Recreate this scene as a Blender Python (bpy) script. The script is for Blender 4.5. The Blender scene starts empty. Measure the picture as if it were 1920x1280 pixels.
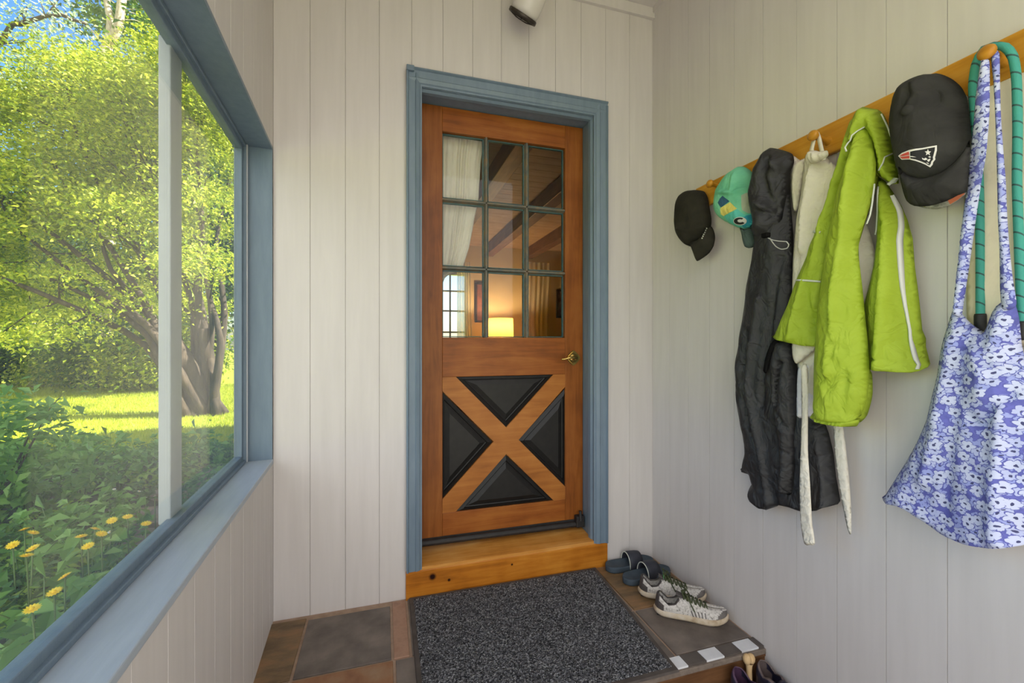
import bpy, math, random
import numpy as np
from mathutils import Vector, Matrix, noise, geometry
SC = bpy.context.scene
COL = SC.collection
PI = math.pi
# ------------------------------------------------------------------ camera
F_PX = 800.0
TH = math.atan(240 / 800.0)
CT, ST = math.cos(TH), math.sin(TH)
CAM_H = 1.16
cam = bpy.data.cameras.new('camera')
cam.sensor_width = 36.0
cam.lens = F_PX / 1920 * 36.0
cam.clip_start = 0.02
cam.clip_end = 200
camo = bpy.data.objects.new('camera', cam)
COL.objects.link(camo)
camo.location = (0, 0, CAM_H)
camo.rotation_euler = (PI / 2, 0, -TH)
SC.camera = camo
# ------------------------------------------------------------------ world, sun, exposure
wd = bpy.data.worlds.new('sky')
SC.world = wd
wd.use_nodes = True
nt = wd.node_tree
sky = nt.nodes.new('ShaderNodeTexSky')
sky.sky_type = 'NISHITA'
sky.sun_disc = False
sky.sun_elevation = math.radians(40)
sky.sun_rotation = math.radians(95)
sky.air_density = 1.0
sky.dust_density = 1.2
sky.ozone_density = 1.5
hs = nt.nodes.new('ShaderNodeHueSaturation')
hs.inputs['Saturation'].default_value = 1.30
nt.links.new(sky.outputs[0], hs.inputs['Color'])
stx = nt.nodes.new('ShaderNodeTexCoord')
sxyz = nt.nodes.new('ShaderNodeSeparateXYZ')
nt.links.new(stx.outputs['Generated'], sxyz.inputs[0])
cn = nt.nodes.new('ShaderNodeTexNoise')          # unseen bright clouds added on the -Y side to brighten the porch
cn.inputs['Scale'].default_value = 2.6
cn.inputs['Detail'].default_value = 5
nt.links.new(stx.outputs['Generated'], cn.inputs['Vector'])
def wm(op, a, b=None, c=None):
    n = nt.nodes.new('ShaderNodeMath'); n.operation = op
    for k, q in enumerate((a, b, c)):
        if q is None: continue
        if isinstance(q, (int, float)): n.inputs[k].default_value = q
        else: nt.links.new(q, n.inputs[k])
    return n.outputs[0]
side = nt.nodes.new('ShaderNodeMapRange'); side.interpolation_type = 'SMOOTHSTEP'
side.inputs[1].default_value = 0.05; side.inputs[2].default_value = 0.55
nt.links.new(wm('MULTIPLY', sxyz.outputs[1], -1.0), side.inputs[0])
puff = nt.nodes.new('ShaderNodeMapRange'); puff.interpolation_type = 'SMOOTHSTEP'
puff.inputs[1].default_value = 0.32; puff.inputs[2].default_value = 0.55
nt.links.new(cn.outputs['Fac'], puff.inputs[0])
over = nt.nodes.new('ShaderNodeMapRange'); over.inputs[1].default_value = 0.0; over.inputs[2].default_value = 0.08
nt.links.new(sxyz.outputs[2], over.inputs[0])
cmix = nt.nodes.new('ShaderNodeMixRGB')
cmix.inputs[2].default_value = (7.6, 7.4, 7.3, 1)
nt.links.new(wm('MULTIPLY', wm('MULTIPLY', side.outputs[0], puff.outputs[0]), over.outputs[0]), cmix.inputs[0])
nt.links.new(hs.outputs[0], cmix.inputs[1])
nt.links.new(cmix.outputs[0], nt.nodes['Background'].inputs[0])
nt.nodes['Background'].inputs[1].default_value = 0.135
sun = bpy.data.lights.new('sun', 'SUN')
sun.energy = 8.0
sun.angle = math.radians(0.6)
sun.color = (1.0, 0.95, 0.84)
suno = bpy.data.objects.new('sun', sun)
COL.objects.link(suno)
suno.rotation_euler = Vector((-0.95, 0.10, -0.80)).to_track_quat('-Z', 'Y').to_euler()
SC.view_settings.view_transform = 'Standard'
SC.view_settings.look = 'None'
SC.view_settings.gamma = 1
SC.view_settings.use_curve_mapping = False
SC.view_settings.exposure = 1.55
SC.cycles.max_bounces = 14
SC.cycles.diffuse_bounces = 6
SC.cycles.transparent_max_bounces = 16
SC.cycles.sample_clamp_indirect = 6


def portal(loc, rot, sx, sy):
    l = bpy.data.lights.new('daylight_portal', 'AREA')
    l.shape = 'RECTANGLE'
    l.size, l.size_y = sx, sy
    l.cycles.is_portal = True
    o = bpy.data.objects.new('daylight_portal', l)
    COL.objects.link(o)
    o.location, o.rotation_euler = loc, rot


W = 1.985                      # back wall plane (Y)
XR = 1.388                     # right wall plane (X)
XL = -0.442                    # left wall at the back corner
ZC = 2.945                     # ceiling
YB = -0.35                     # porch left open here, behind the camera, to let more sky light in
ZLOW = -0.14                   # lower porch floor
LD = Vector((0.050, -1, 0)).normalized()     # left wall runs this way towards the camera
LN = Vector((-1, -0.050, 0)).normalized()    # outward through the window
portal((0.5, YB, 1.4), (PI / 2, 0, 0), 1.95, 3.1)
pw = Vector((XL, W, 0)) + LD * 1.15 + LN * 0.2
portal((pw.x, pw.y, 1.31), Vector((1, 0.050, 0)).to_track_quat('-Z', 'Y').to_euler(), 2.2, 1.3)

# ------------------------------------------------------------------ helpers
def ray(px, py):
    l = (px - 960) / F_PX
    return Vector((l * CT + ST, -l * ST + CT, (640 - py) / F_PX))
OV = Vector((0, 0, CAM_H))
def on_y(px, py, Y):
    r = ray(px, py); return OV + r * (Y / r.y)
def on_x(px, py, X):
    r = ray(px, py); return OV + r * (X / r.x)
def on_z(px, py, Z):
    r = ray(px, py); return OV + r * ((Z - CAM_H) / r.z)
def lin(r, g=None, b=None):
    if g is None: r, g, b = r
    f = lambda c: c / 12.92 if c <= 0.04045 else ((c + 0.055) / 1.055) ** 2.4
    return (f(r / 255), f(g / 255), f(b / 255), 1)


ROOTM = {}
def props(o, label=None, cat=None, group=None, kind=None):
    if label: o['label'] = label
    if cat: o['category'] = cat
    if group: o['group'] = group
    if kind: o['kind'] = kind
    return o
def thing(name, label, cat, loc=(0, 0, 0), rotz=0, group=None, kind=None, rot=None):
    o = bpy.data.objects.new(name, None)
    COL.objects.link(o)
    o.empty_display_size = 0.05
    o.location = loc
    o.rotation_euler = rot if rot else (0, 0, rotz)
    ROOTM[o.name] = Matrix.Translation(Vector(loc)) @ o.rotation_euler.to_matrix().to_4x4()
    return props(o, label, cat, group, kind)


def obj(name, verts, faces, mats, parent=None, world=True, smooth=True, idx=None, uv=None):
    """One mesh object. verts are world coordinates (world=True) or the thing's own."""
    v = np.array(verts, dtype=float).reshape(-1, 3)
    if parent is not None:
        m = ROOTM[parent.name]
        if world:
            mi = np.array(m.inverted())
            v = v @ mi[:3, :3].T + mi[:3, 3]
    me = bpy.data.meshes.new(name)
    if isinstance(faces, np.ndarray):
        k = faces.shape[1]; n = len(faces)
        me.vertices.add(len(v)); me.vertices.foreach_set('co', v.ravel())
        me.loops.add(n * k); me.loops.foreach_set('vertex_index', faces.ravel().astype(np.int32))
        me.polygons.add(n)
        me.polygons.foreach_set('loop_start', np.arange(0, n * k, k, dtype=np.int32))
        me.update(calc_edges=True)
    else:
        me.from_pydata([tuple(x) for x in v], [], faces)
        me.update()
    if not isinstance(mats, (list, tuple)): mats = [mats]
    for m in mats: me.materials.append(m)
    n = len(me.polygons)
    me.polygons.foreach_set('use_smooth', np.full(n, bool(smooth)))
    if idx is not None: me.polygons.foreach_set('material_index', np.array(idx, dtype=np.int32))
    if uv is not None:
        l = me.uv_layers.new(name='uv')
        vi = np.empty(len(me.loops), dtype=np.int32); me.loops.foreach_get('vertex_index', vi)
        l.data.foreach_set('uv', np.array(uv, dtype=float)[vi].ravel())
    o = bpy.data.objects.new(name, me)
    COL.objects.link(o)
    if parent is not None:
        o.parent = parent
        ROOTM[o.name] = ROOTM[parent.name]
    else:
        ROOTM[o.name] = Matrix.Identity(4)
    return o


class MB:
    """collects simple shapes of ONE object"""
    def __init__(s): s.v = []; s.f = []; s.i = []
    def add(s, v, f, i=0):
        b = len(s.v); s.v += [tuple(x) for x in v]
        s.f += [[b + k for k in q] for q in f]; s.i += [i] * len(f)
        return s
    def box(s, x0, x1, y0, y1, z0, z1, b=0.0, i=0, m=None):
        x0, x1 = min(x0, x1), max(x0, x1); y0, y1 = min(y0, y1), max(y0, y1); z0, z1 = min(z0, z1), max(z0, z1)
        if b <= 0:
            v = [(x, y, z) for z in (z0, z1) for y in (y0, y1) for x in (x0, x1)]
            f = [(0, 2, 3, 1), (4, 5, 7, 6), (0, 1, 5, 4), (2, 6, 7, 3), (0, 4, 6, 2), (1, 3, 7, 5)]
        else:
            b = min(b, (x1 - x0) / 2.01, (y1 - y0) / 2.01, (z1 - z0) / 2.01)
            import bmesh
            bm = bmesh.new(); bmesh.ops.create_cube(bm, size=1)
            for q in bm.verts: q.co = Vector(((x0 + x1) / 2 + q.co.x * (x1 - x0), (y0 + y1) / 2 + q.co.y * (y1 - y0), (z0 + z1) / 2 + q.co.z * (z1 - z0)))
            bmesh.ops.bevel(bm, geom=bm.edges[:], offset=b, segments=2, affect='EDGES', profile=0.5)
            bm.verts.index_update(); v = [tuple(q.co) for q in bm.verts]; f = [[q.index for q in p.verts] for p in bm.faces]; bm.free()
        if m is not None: v = [tuple(m @ Vector(p)) for p in v]
        return s.add(v, f, i)
    def prism(s, poly, axis, a0, a1, i=0, bev=0.0, m=None):
        """poly: 2D list extruded along axis: 'x':(y,z) 'y':(x,z) 'z':(x,y)"""
        n = len(poly)
        def P(p, a): return {'x': (a, p[0], p[1]), 'y': (p[0], a, p[1]), 'z': (p[0], p[1], a)}[axis]
        v = [P(p, a0) for p in poly] + [P(p, a1) for p in poly]
        if m is not None: v = [tuple(m @ Vector(p)) for p in v]
        f = [tuple(range(n))[::-1], tuple(range(n, 2 * n))] + [(k, (k + 1) % n, n + (k + 1) % n, n + k) for k in range(n)]
        return s.add(v, f, i)
    def tube(s, pts, r, n=8, i=0, cap=True):
        v, f = tube(pts, r, n, cap); return s.add(v, f, i)
    def lathe(s, prof, n=24, m=None, i=0, cap0=False, cap1=False):
        v, f = lathe(prof, n, cap0, cap1)
        if m is not None: v = [tuple(m @ Vector(p)) for p in v]
        return s.add(v, f, i)
    def build(s, name, mats, parent=None, world=True, smooth=False):
        return obj(name, s.v, s.f, mats, parent, world, smooth, s.i)


def tube(pts, r, n=8, cap=True):
    pts = [Vector(p) for p in pts]
    rs = r if isinstance(r, (list, tuple)) else [r] * len(pts)
    v, f = [], []
    up = None
    for k, p in enumerate(pts):
        d = (pts[min(k + 1, len(pts) - 1)] - pts[max(k - 1, 0)])
        d = d.normalized() if d.length > 1e-9 else Vector((0, 0, 1))
        if up is None:
            up = Vector((0, 0, 1)) if abs(d.z) < .9 else Vector((1, 0, 0))
        a = d.cross(up)
        if a.length < 1e-6: a = d.cross(Vector((0.3, 1, 0.2)))
        a.normalize(); b = a.cross(d).normalized(); up = b
        for j in range(n):
            t = 2 * PI * j / n
            v.append(p + (a * math.cos(t) + b * math.sin(t)) * rs[k])
    for k in range(len(pts) - 1):
        for j in range(n):
            f.append((k * n + j, k * n + (j + 1) % n, (k + 1) * n + (j + 1) % n, (k + 1) * n + j))
    if cap:
        f.append(tuple(range(n))[::-1]); f.append(tuple(range((len(pts) - 1) * n, len(pts) * n)))
    return v, f


def lathe(prof, n=24, cap0=False, cap1=False):
    v, f = [], []
    for (r, z) in prof:
        for j in range(n):
            t = 2 * PI * j / n
            v.append((r * math.cos(t), r * math.sin(t), z))
    for k in range(len(prof) - 1):
        for j in range(n):
            f.append((k * n + j, k * n + (j + 1) % n, (k + 1) * n + (j + 1) % n, (k + 1) * n + j))
    if cap0: f.append(tuple(range(n))[::-1])
    if cap1: f.append(tuple(range((len(prof) - 1) * n, len(prof) * n)))
    return v, f


def catmull(pts, step, closed=False):
    P = [np.array(p, float) for p in pts]; n = len(P); out = []
    rng_ = range(n if closed else n - 1)
    for k in rng_:
        p1, p2 = P[k], P[(k + 1) % n]
        p0 = P[k - 1] if (closed or k > 0) else 2 * p1 - p2
        p3 = P[(k + 2) % n] if (closed or k + 2 < n) else 2 * p2 - p1
        m = max(1, int(np.linalg.norm(p2 - p1) / step))
        for j in range(m):
            t = j / m
            out.append(_cr(p0, p1, p2, p3, t))
    if not closed: out.append(P[-1])
    return out
def _cr(p0, p1, p2, p3, t, k=0.38):
    m1 = (p2 - p0) * k; m2 = (p3 - p1) * k
    t2, t3 = t * t, t * t * t
    return (2 * t3 - 3 * t2 + 1) * p1 + (t3 - 2 * t2 + t) * m1 + (-2 * t3 + 3 * t2) * p2 + (t3 - t2) * m2


# ------------------------------------------------------------------ materials
def new_mat(name):
    m = bpy.data.materials.new(name); m.use_nodes = True
    return m, m.node_tree, m.node_tree.nodes['Principled BSDF']
def L(nt, a, b): nt.links.new(a, b)
def node(nt, t, **kw):
    n = nt.nodes.new(t)
    for k, v in kw.items(): setattr(n, k, v)
    return n
def mapping(nt, scale=(1, 1, 1), coord='Object', rot=(0, 0, 0)):
    tc = node(nt, 'ShaderNodeTexCoord'); mp = node(nt, 'ShaderNodeMapping')
    mp.inputs['Scale'].default_value = scale; mp.inputs['Rotation'].default_value = rot
    L(nt, tc.outputs[coord], mp.inputs[0]); return mp.outputs[0]
def noise_tex(nt, vec, scale, detail=4, rough=.55, dist=0):
    n = node(nt, 'ShaderNodeTexNoise'); n.inputs['Scale'].default_value = scale; n.inputs['Detail'].default_value = detail
    n.inputs['Roughness'].default_value = rough; n.inputs['Distortion'].default_value = dist
    L(nt, vec, n.inputs['Vector']); return n.outputs['Fac']
def ramp(nt, fac, stops):
    r = node(nt, 'ShaderNodeValToRGB'); e = r.color_ramp.elements
    while len(e) < len(stops): e.new(0.5)
    for q, (p, c) in zip(e, stops): q.position = p; q.color = c
    L(nt, fac, r.inputs[0]); return r.outputs[0]
def bump(nt, bs, h, strength=.3, dist=.01):
    b = node(nt, 'ShaderNodeBump'); b.inputs['Strength'].default_value = strength; b.inputs['Distance'].default_value = dist
    L(nt, h, b.inputs['Height']); L(nt, b.outputs[0], bs.inputs['Normal'])


def mat_noise(name, cols, scale=(1, 1, 1), nscale=6, rough=.6, bstr=.15, bdist=.003, bscale=None, detail=5, lo=.3, hi=.7, coord='Object', spec=.5, sheen=0, metal=0):
    m, nt, bs = new_mat(name)
    v = mapping(nt, scale, coord)
    f = noise_tex(nt, v, nscale, detail)
    c = [lin(*q) for q in cols]
    if len(c) == 1: bs.inputs['Base Color'].default_value = c[0]
    else: L(nt, ramp(nt, f, [(lo + (hi - lo) * k / (len(c) - 1), q) for k, q in enumerate(c)]), bs.inputs['Base Color'])
    bs.inputs['Roughness'].default_value = rough
    bs.inputs['Specular IOR Level'].default_value = spec
    bs.inputs['Metallic'].default_value = metal
    if sheen: bs.inputs['Sheen Weight'].default_value = sheen
    if bstr:
        f2 = noise_tex(nt, v, bscale or nscale * 3, 6, .6)
        bump(nt, bs, f2, bstr, bdist)
    return m


def mat_wood(name, dark, mid, light, axis='z', rough=.4, scale=1.0, knots=False):
    m, nt, bs = new_mat(name)
    sc = {'x': (.7, 9, 9), 'y': (9, .7, 9), 'z': (9, 9, .7)}[axis]
    v = mapping(nt, tuple(k * scale for k in sc))
    f = noise_tex(nt, v, 4, 8, .65, .6)
    v2 = mapping(nt, (1, 1, 1)); f2 = noise_tex(nt, v2, 5, 3)
    mx = node(nt, 'ShaderNodeMath', operation='MULTIPLY_ADD'); mx.inputs[1].default_value = .45; L(nt, f2, mx.inputs[0])
    m3 = node(nt, 'ShaderNodeMath', operation='MULTIPLY'); m3.inputs[1].default_value = .6; L(nt, f, m3.inputs[0]); L(nt, m3.outputs[0], mx.inputs[2])
    L(nt, ramp(nt, mx.outputs[0], [(.3, lin(*dark)), (.5, lin(*mid)), (.68, lin(*light))]), bs.inputs['Base Color'])
    bs.inputs['Roughness'].default_value = rough
    bs.inputs['Specular IOR Level'].default_value = .28
    bump(nt, bs, f, .12, .002)
    return m


def mat_plain(name, col, rough=.5, metal=0, spec=.5, emit=0):
    m, nt, bs = new_mat(name)
    bs.inputs['Base Color'].default_value = lin(*col); bs.inputs['Roughness'].default_value = rough
    bs.inputs['Metallic'].default_value = metal; bs.inputs['Specular IOR Level'].default_value = spec
    if emit:
        bs.inputs['Emission Color'].default_value = lin(*col); bs.inputs['Emission Strength'].default_value = emit
    f = noise_tex(nt, mapping(nt), 60, 3); bump(nt, bs, f, .05, .001)
    return m


def mat_glass(name, tint=(1, 1, 1, 1), ior=1.5, rough=0.0, haze=0.0, f0=.035):
    m = bpy.data.materials.new(name); m.use_nodes = True; nt = m.node_tree
    nt.nodes.remove(nt.nodes['Principled BSDF'])
    out = nt.nodes['Material Output']
    ge = node(nt, 'ShaderNodeNewGeometry'); dt = node(nt, 'ShaderNodeVectorMath', operation='DOT_PRODUCT')
    L(nt, ge.outputs['Incoming'], dt.inputs[0]); L(nt, ge.outputs['Normal'], dt.inputs[1])
    ab = node(nt, 'ShaderNodeMath', operation='ABSOLUTE'); L(nt, dt.outputs['Value'], ab.inputs[0])
    om = node(nt, 'ShaderNodeMath', operation='SUBTRACT'); om.inputs[0].default_value = 1; L(nt, ab.outputs[0], om.inputs[1])
    p5 = node(nt, 'ShaderNodeMath', operation='POWER'); p5.inputs[1].default_value = 5; L(nt, om.outputs[0], p5.inputs[0])
    fr = node(nt, 'ShaderNodeMath', operation='MULTIPLY_ADD'); fr.inputs[1].default_value = .90; fr.inputs[2].default_value = f0; L(nt, p5.outputs[0], fr.inputs[0])
    tr = node(nt, 'ShaderNodeBsdfTransparent'); tr.inputs[0].default_value = tint
    gl = node(nt, 'ShaderNodeBsdfGlossy'); gl.inputs['Roughness'].default_value = rough
    mx = node(nt, 'ShaderNodeMixShader'); L(nt, fr.outputs[0], mx.inputs[0]); L(nt, tr.outputs[0], mx.inputs[1]); L(nt, gl.outputs[0], mx.inputs[2])
    last = mx.outputs[0]
    if haze:
        df = node(nt, 'ShaderNodeBsdfTranslucent'); df.inputs[0].default_value = (.85, .87, .88, 1)
        m2 = node(nt, 'ShaderNodeMixShader'); m2.inputs[0].default_value = haze
        L(nt, last, m2.inputs[1]); L(nt, df.outputs[0], m2.inputs[2]); last = m2.outputs[0]
    L(nt, last, out.inputs['Surface'])
    return m


def mat_leaf(name, c0, c1, c2, trans=.45, rough=.5):
    m = bpy.data.materials.new(name); m.use_nodes = True; nt = m.node_tree
    bs = nt.nodes['Principled BSDF']; out = nt.nodes['Material Output']
    g = node(nt, 'ShaderNodeNewGeometry')
    col = ramp(nt, g.outputs['Random Per Island'], [(0, lin(*c0)), (.5, lin(*c1)), (1, lin(*c2))])
    L(nt, col, bs.inputs['Base Color']); bs.inputs['Roughness'].default_value = rough
    bs.inputs['Specular IOR Level'].default_value = .35
    tl = node(nt, 'ShaderNodeBsdfTranslucent'); L(nt, col, tl.inputs[0])
    mx = node(nt, 'ShaderNodeMixShader'); mx.inputs[0].default_value = trans
    L(nt, bs.outputs[0], mx.inputs[1]); L(nt, tl.outputs[0], mx.inputs[2]); L(nt, mx.outputs[0], out.inputs['Surface'])
    return m


def mat_cloth(name, cols, rough=.75, wr=1.0, fine=900, spec=.3, trans=0, crinkle=.35):
    m, nt, bs = new_mat(name)
    v = mapping(nt, (1, 1, 1), 'UV')
    f = noise_tex(nt, v, 14, 4)
    c = [lin(*q) for q in cols]
    L(nt, ramp(nt, f, [(.3, c[0]), (.7, c[-1])]), bs.inputs['Base Color'])
    bs.inputs['Roughness'].default_value = rough; bs.inputs['Specular IOR Level'].default_value = spec
    v2 = mapping(nt, (1, .45, 1), 'UV')
    def ridge(vec, sc, ds):
        q = node(nt, 'ShaderNodeMath', operation='SUBTRACT'); q.inputs[1].default_value = .5; L(nt, noise_tex(nt, vec, sc, 2, .5, ds), q.inputs[0])
        q2 = node(nt, 'ShaderNodeMath', operation='ABSOLUTE'); L(nt, q.outputs[0], q2.inputs[0]); return q2.outputs[0]
    v3 = mapping(nt, (1, .6, 1), 'UV', (0, 0, .5))
    ad = node(nt, 'ShaderNodeMath', operation='MULTIPLY_ADD'); ad.inputs[1].default_value = 1.6; L(nt, ridge(v2, 15, 1.2), ad.inputs[0]); L(nt, ridge(v3, 34, .8), ad.inputs[2])
    mu = node(nt, 'ShaderNodeMath', operation='MULTIPLY_ADD'); mu.inputs[1].default_value = .05
    L(nt, noise_tex(nt, v, fine, 2), mu.inputs[0]); L(nt, ad.outputs[0], mu.inputs[2])
    bump(nt, bs, mu.outputs[0], min(1, crinkle * 1.6), .016 * wr)
    if trans:
        out = nt.nodes['Material Output']
        tl = node(nt, 'ShaderNodeBsdfTranslucent'); tl.inputs[0].default_value = c[-1]
        mx = node(nt, 'ShaderNodeMixShader'); mx.inputs[0].default_value = trans
        L(nt, bs.outputs[0], mx.inputs[1]); L(nt, tl.outputs[0], mx.inputs[2]); L(nt, mx.outputs[0], out.inputs['Surface'])
    return m


def mat_floral(name):
    m, nt, bs = new_mat(name)
    tc = node(nt, 'ShaderNodeTexCoord')
    base = lin(104, 106, 182); white = lin(192, 197, 224); pale = lin(150, 158, 212); white2 = lin(176, 182, 218); dark = lin(92, 95, 164)
    last = ramp(nt, noise_tex(nt, tc.outputs['UV'], 60, 3), [(.35, dark), (.6, base)])
    def M(op, a, b=None, c=None):
        n = node(nt, 'ShaderNodeMath', operation=op)
        for k, q in enumerate((a, b, c)):
            if q is None: continue
            if isinstance(q, (int, float)): n.inputs[k].default_value = q
            else: L(nt, q, n.inputs[k])
        return n.outputs[0]
    for off, sc, rad, col in ((3.3, 44, .48, pale), (7.7, 40, .44, white2), (1.1, 36, .43, white)):
        mp = node(nt, 'ShaderNodeMapping'); mp.inputs['Location'].default_value = (off, off * .7, 0); mp.inputs['Scale'].default_value = (sc, sc, 1)
        nz = node(nt, 'ShaderNodeTexNoise'); nz.inputs['Scale'].default_value = 70; nz.inputs['Detail'].default_value = 3; L(nt, tc.outputs['UV'], nz.inputs['Vector'])
        va = node(nt, 'ShaderNodeVectorMath', operation='MULTIPLY_ADD'); va.inputs[1].default_value = (.014, .014, 0); L(nt, nz.outputs['Color'], va.inputs[0]); L(nt, tc.outputs['UV'], va.inputs[2])
        L(nt, va.outputs[0], mp.inputs[0])
        vo = node(nt, 'ShaderNodeTexVoronoi', voronoi_dimensions='2D'); vo.inputs['Scale'].default_value = 1; vo.inputs['Randomness'].default_value = .8
        L(nt, mp.outputs[0], vo.inputs['Vector'])
        sb = node(nt, 'ShaderNodeVectorMath', operation='SUBTRACT'); L(nt, mp.outputs[0], sb.inputs[0]); L(nt, vo.outputs['Position'], sb.inputs[1])
        sx = node(nt, 'ShaderNodeSeparateXYZ'); L(nt, sb.outputs[0], sx.inputs[0])
        sc2 = node(nt, 'ShaderNodeSeparateColor'); L(nt, vo.outputs['Color'], sc2.inputs[0])
        ang = M('MULTIPLY_ADD', M('ARCTAN2', sx.outputs[1], sx.outputs[0]), 2.5, M('MULTIPLY', sc2.outputs[0], 6.0))
        pet = M('MULTIPLY_ADD', M('POWER', M('ABSOLUTE', M('COSINE', ang)), .45), .5, .5)
        rr = M('DIVIDE', vo.outputs['Distance'], M('MULTIPLY', pet, rad))
        inside = M('LESS_THAN', rr, 1.0)
        rim = M('LESS_THAN', rr, 1.16)
        keep = M('GREATER_THAN', sc2.outputs[1], .12)
        mx0 = node(nt, 'ShaderNodeMixRGB'); L(nt, M('MULTIPLY', rim, keep), mx0.inputs[0]); L(nt, last, mx0.inputs[1]); mx0.inputs[2].default_value = dark
        mx = node(nt, 'ShaderNodeMixRGB'); L(nt, M('MULTIPLY', inside, keep), mx.inputs[0]); L(nt, mx0.outputs[0], mx.inputs[1]); mx.inputs[2].default_value = col
        ce = M('LESS_THAN', vo.outputs['Distance'], .10)
        mx2 = node(nt, 'ShaderNodeMixRGB'); L(nt, M('MULTIPLY', ce, keep), mx2.inputs[0]); L(nt, mx.outputs[0], mx2.inputs[1]); mx2.inputs[2].default_value = lin(70, 72, 110)
        last = mx2.outputs[0]
    L(nt, last, bs.inputs['Base Color'])
    bs.inputs['Roughness'].default_value = .8; bs.inputs['Specular IOR Level'].default_value = .2
    bump(nt, bs, noise_tex(nt, mapping(nt, (1, .5, 1), 'UV'), 45, 4), .3, .008)
    return m


WALLP = mat_noise('painted_boards', [(200, 194, 190), (207, 201, 197)], (6, 6, .5), 5, .55, .06, .002, 22)
BLUE = mat_noise('blue_grey_paint', [(102, 119, 134), (112, 129, 143)], (7, 7, 1.2), 6, .42, .16, .003, 20)
BLUE_LIT = mat_noise('blue_grey_paint_lit', [(158, 168, 178), (168, 178, 188)], (9, 1.2, 9), 5, .42, .2, .003, 18)  # the frame's paint, lightened to carry the daylight lying on the sill
WHITEP = mat_noise('white_frame_paint', [(164, 167, 171), (176, 179, 182)], (4, 4, 1), 5, .4, .08)
MUNT = mat_noise('worn_teal_glazing_bar', [(84, 88, 82), (108, 98, 80), (124, 96, 58)], (3, 3, 3), 9, .5, .2, .002, 40, lo=.35, hi=.75)
DOORV = mat_wood('door_wood_upright', (92, 48, 16), (130, 72, 24), (150, 90, 36), 'z')
DOORH = mat_wood('door_wood_rail', (96, 50, 16), (138, 76, 26), (158, 96, 38), 'x')
BRACE = mat_wood('door_wood_brace', (124, 72, 26), (160, 98, 40), (178, 116, 54), 'x')
SILLW = mat_wood('threshold_pine', (150, 92, 34), (196, 132, 58), (214, 160, 90), 'x')
FASC = mat_wood('step_pine', (112, 62, 16), (176, 106, 28), (202, 134, 48), 'x')
def add_knots(m, knots):
    nt = m.node_tree; bs = nt.nodes['Principled BSDF']; src = bs.inputs['Base Color'].links[0].from_socket
    tc = node(nt, 'ShaderNodeTexCoord')
    for (x, y, z, r) in knots:
        ds = node(nt, 'ShaderNodeVectorMath', operation='DISTANCE'); L(nt, tc.outputs['Object'], ds.inputs[0]); ds.inputs[1].default_value = (x, y, z)
        dv = node(nt, 'ShaderNodeMath', operation='DIVIDE'); L(nt, ds.outputs['Value'], dv.inputs[0]); dv.inputs[1].default_value = r
        c = ramp(nt, dv.outputs[0], [(.0, lin(40, 20, 8)), (.45, lin(70, 36, 12)), (1.0, lin(255, 255, 255))])
        mx = node(nt, 'ShaderNodeMixRGB', blend_type='MULTIPLY'); mx.inputs[0].default_value = 1; L(nt, src, mx.inputs[1]); L(nt, c, mx.inputs[2]); src = mx.outputs[0]
    L(nt, src, bs.inputs['Base Color'])
add_knots(FASC, [(*on_y(811, 1081, W - .014), .020), (*on_y(842, 1087, W - .014), .009), (*on_y(960, 1058, W - .014), .007)])
RAILW = mat_wood('rail_wood', (150, 96, 24), (188, 130, 38), (204, 150, 58), 'y', .3)
BLACKP = mat_noise('black_paint', [(24, 22, 21), (32, 30, 28)], (5, 5, 5), 6, .42, .1, .002, 25, spec=.3)
RUBBER = mat_noise('black_rubber', [(26, 24, 24), (38, 35, 34)], (5, 5, 5), 6, .6, .1)
BRASS = mat_plain('brass', (196, 166, 96), .22, 1.0)
GLASS = mat_glass('window_glass', (.97, .99, .97, 1), haze=.014)
DGLASS = mat_glass('door_glass', (.98, .98, .96, 1), f0=.016)


# ------------------------------------------------------------------ setting
def structure(o, label, cat='wall'):
    return props(o, label, cat, None, 'structure')


def board_wall(name, org, du, nrm, u0, u1, z0, z1, grooves, holes=(), thick=.02, g=.0010, depth=.004, label='', mats=None, parent=None):
    """vertical tongue-and-groove boards; nrm points into the room"""
    org, du, nrm = Vector(org), Vector(du), Vector(nrm)
    mb = MB()
    cuts = sorted(set([u0, u1] + [q for q in grooves if u0 < q < u1] + [h for H in holes for h in H[:2] if u0 < h < u1]))
    G = set(grooves)
    for a, b in zip(cuts[:-1], cuts[1:]):
        m = (a + b) / 2
        zs = [(z0, z1)]
        for (h0, h1, k0, k1) in holes:
            if h0 < m < h1:
                zs = [q for (p0, p1) in zs for q in ((p0, min(p1, k0)), (max(p0, k1), p1)) if q[1] - q[0] > 1e-4]
        for (p0, p1) in zs:
            ga = g if a in G else 0; gb = g if b in G else 0
            prof = [(a, -thick), (a, -depth if ga else 0)] + ([(a + ga, 0)] if ga else []) + ([(b - gb, 0)] if gb else []) + [(b, -depth if gb else 0), (b, -thick)]
            n = len(prof)
            v = [org + du * u + nrm * w + Vector((0, 0, z)) for z in (p0, p1) for (u, w) in prof]
            f = [tuple(range(n)), tuple(range(n, 2 * n))[::-1]] + [(k, n + k, n + (k + 1) % n, (k + 1) % n) for k in range(n)]
            mb.add(v, f)
    o = mb.build(name, mats or WALLP, parent)
    return structure(o, label) if parent is None else o


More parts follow.
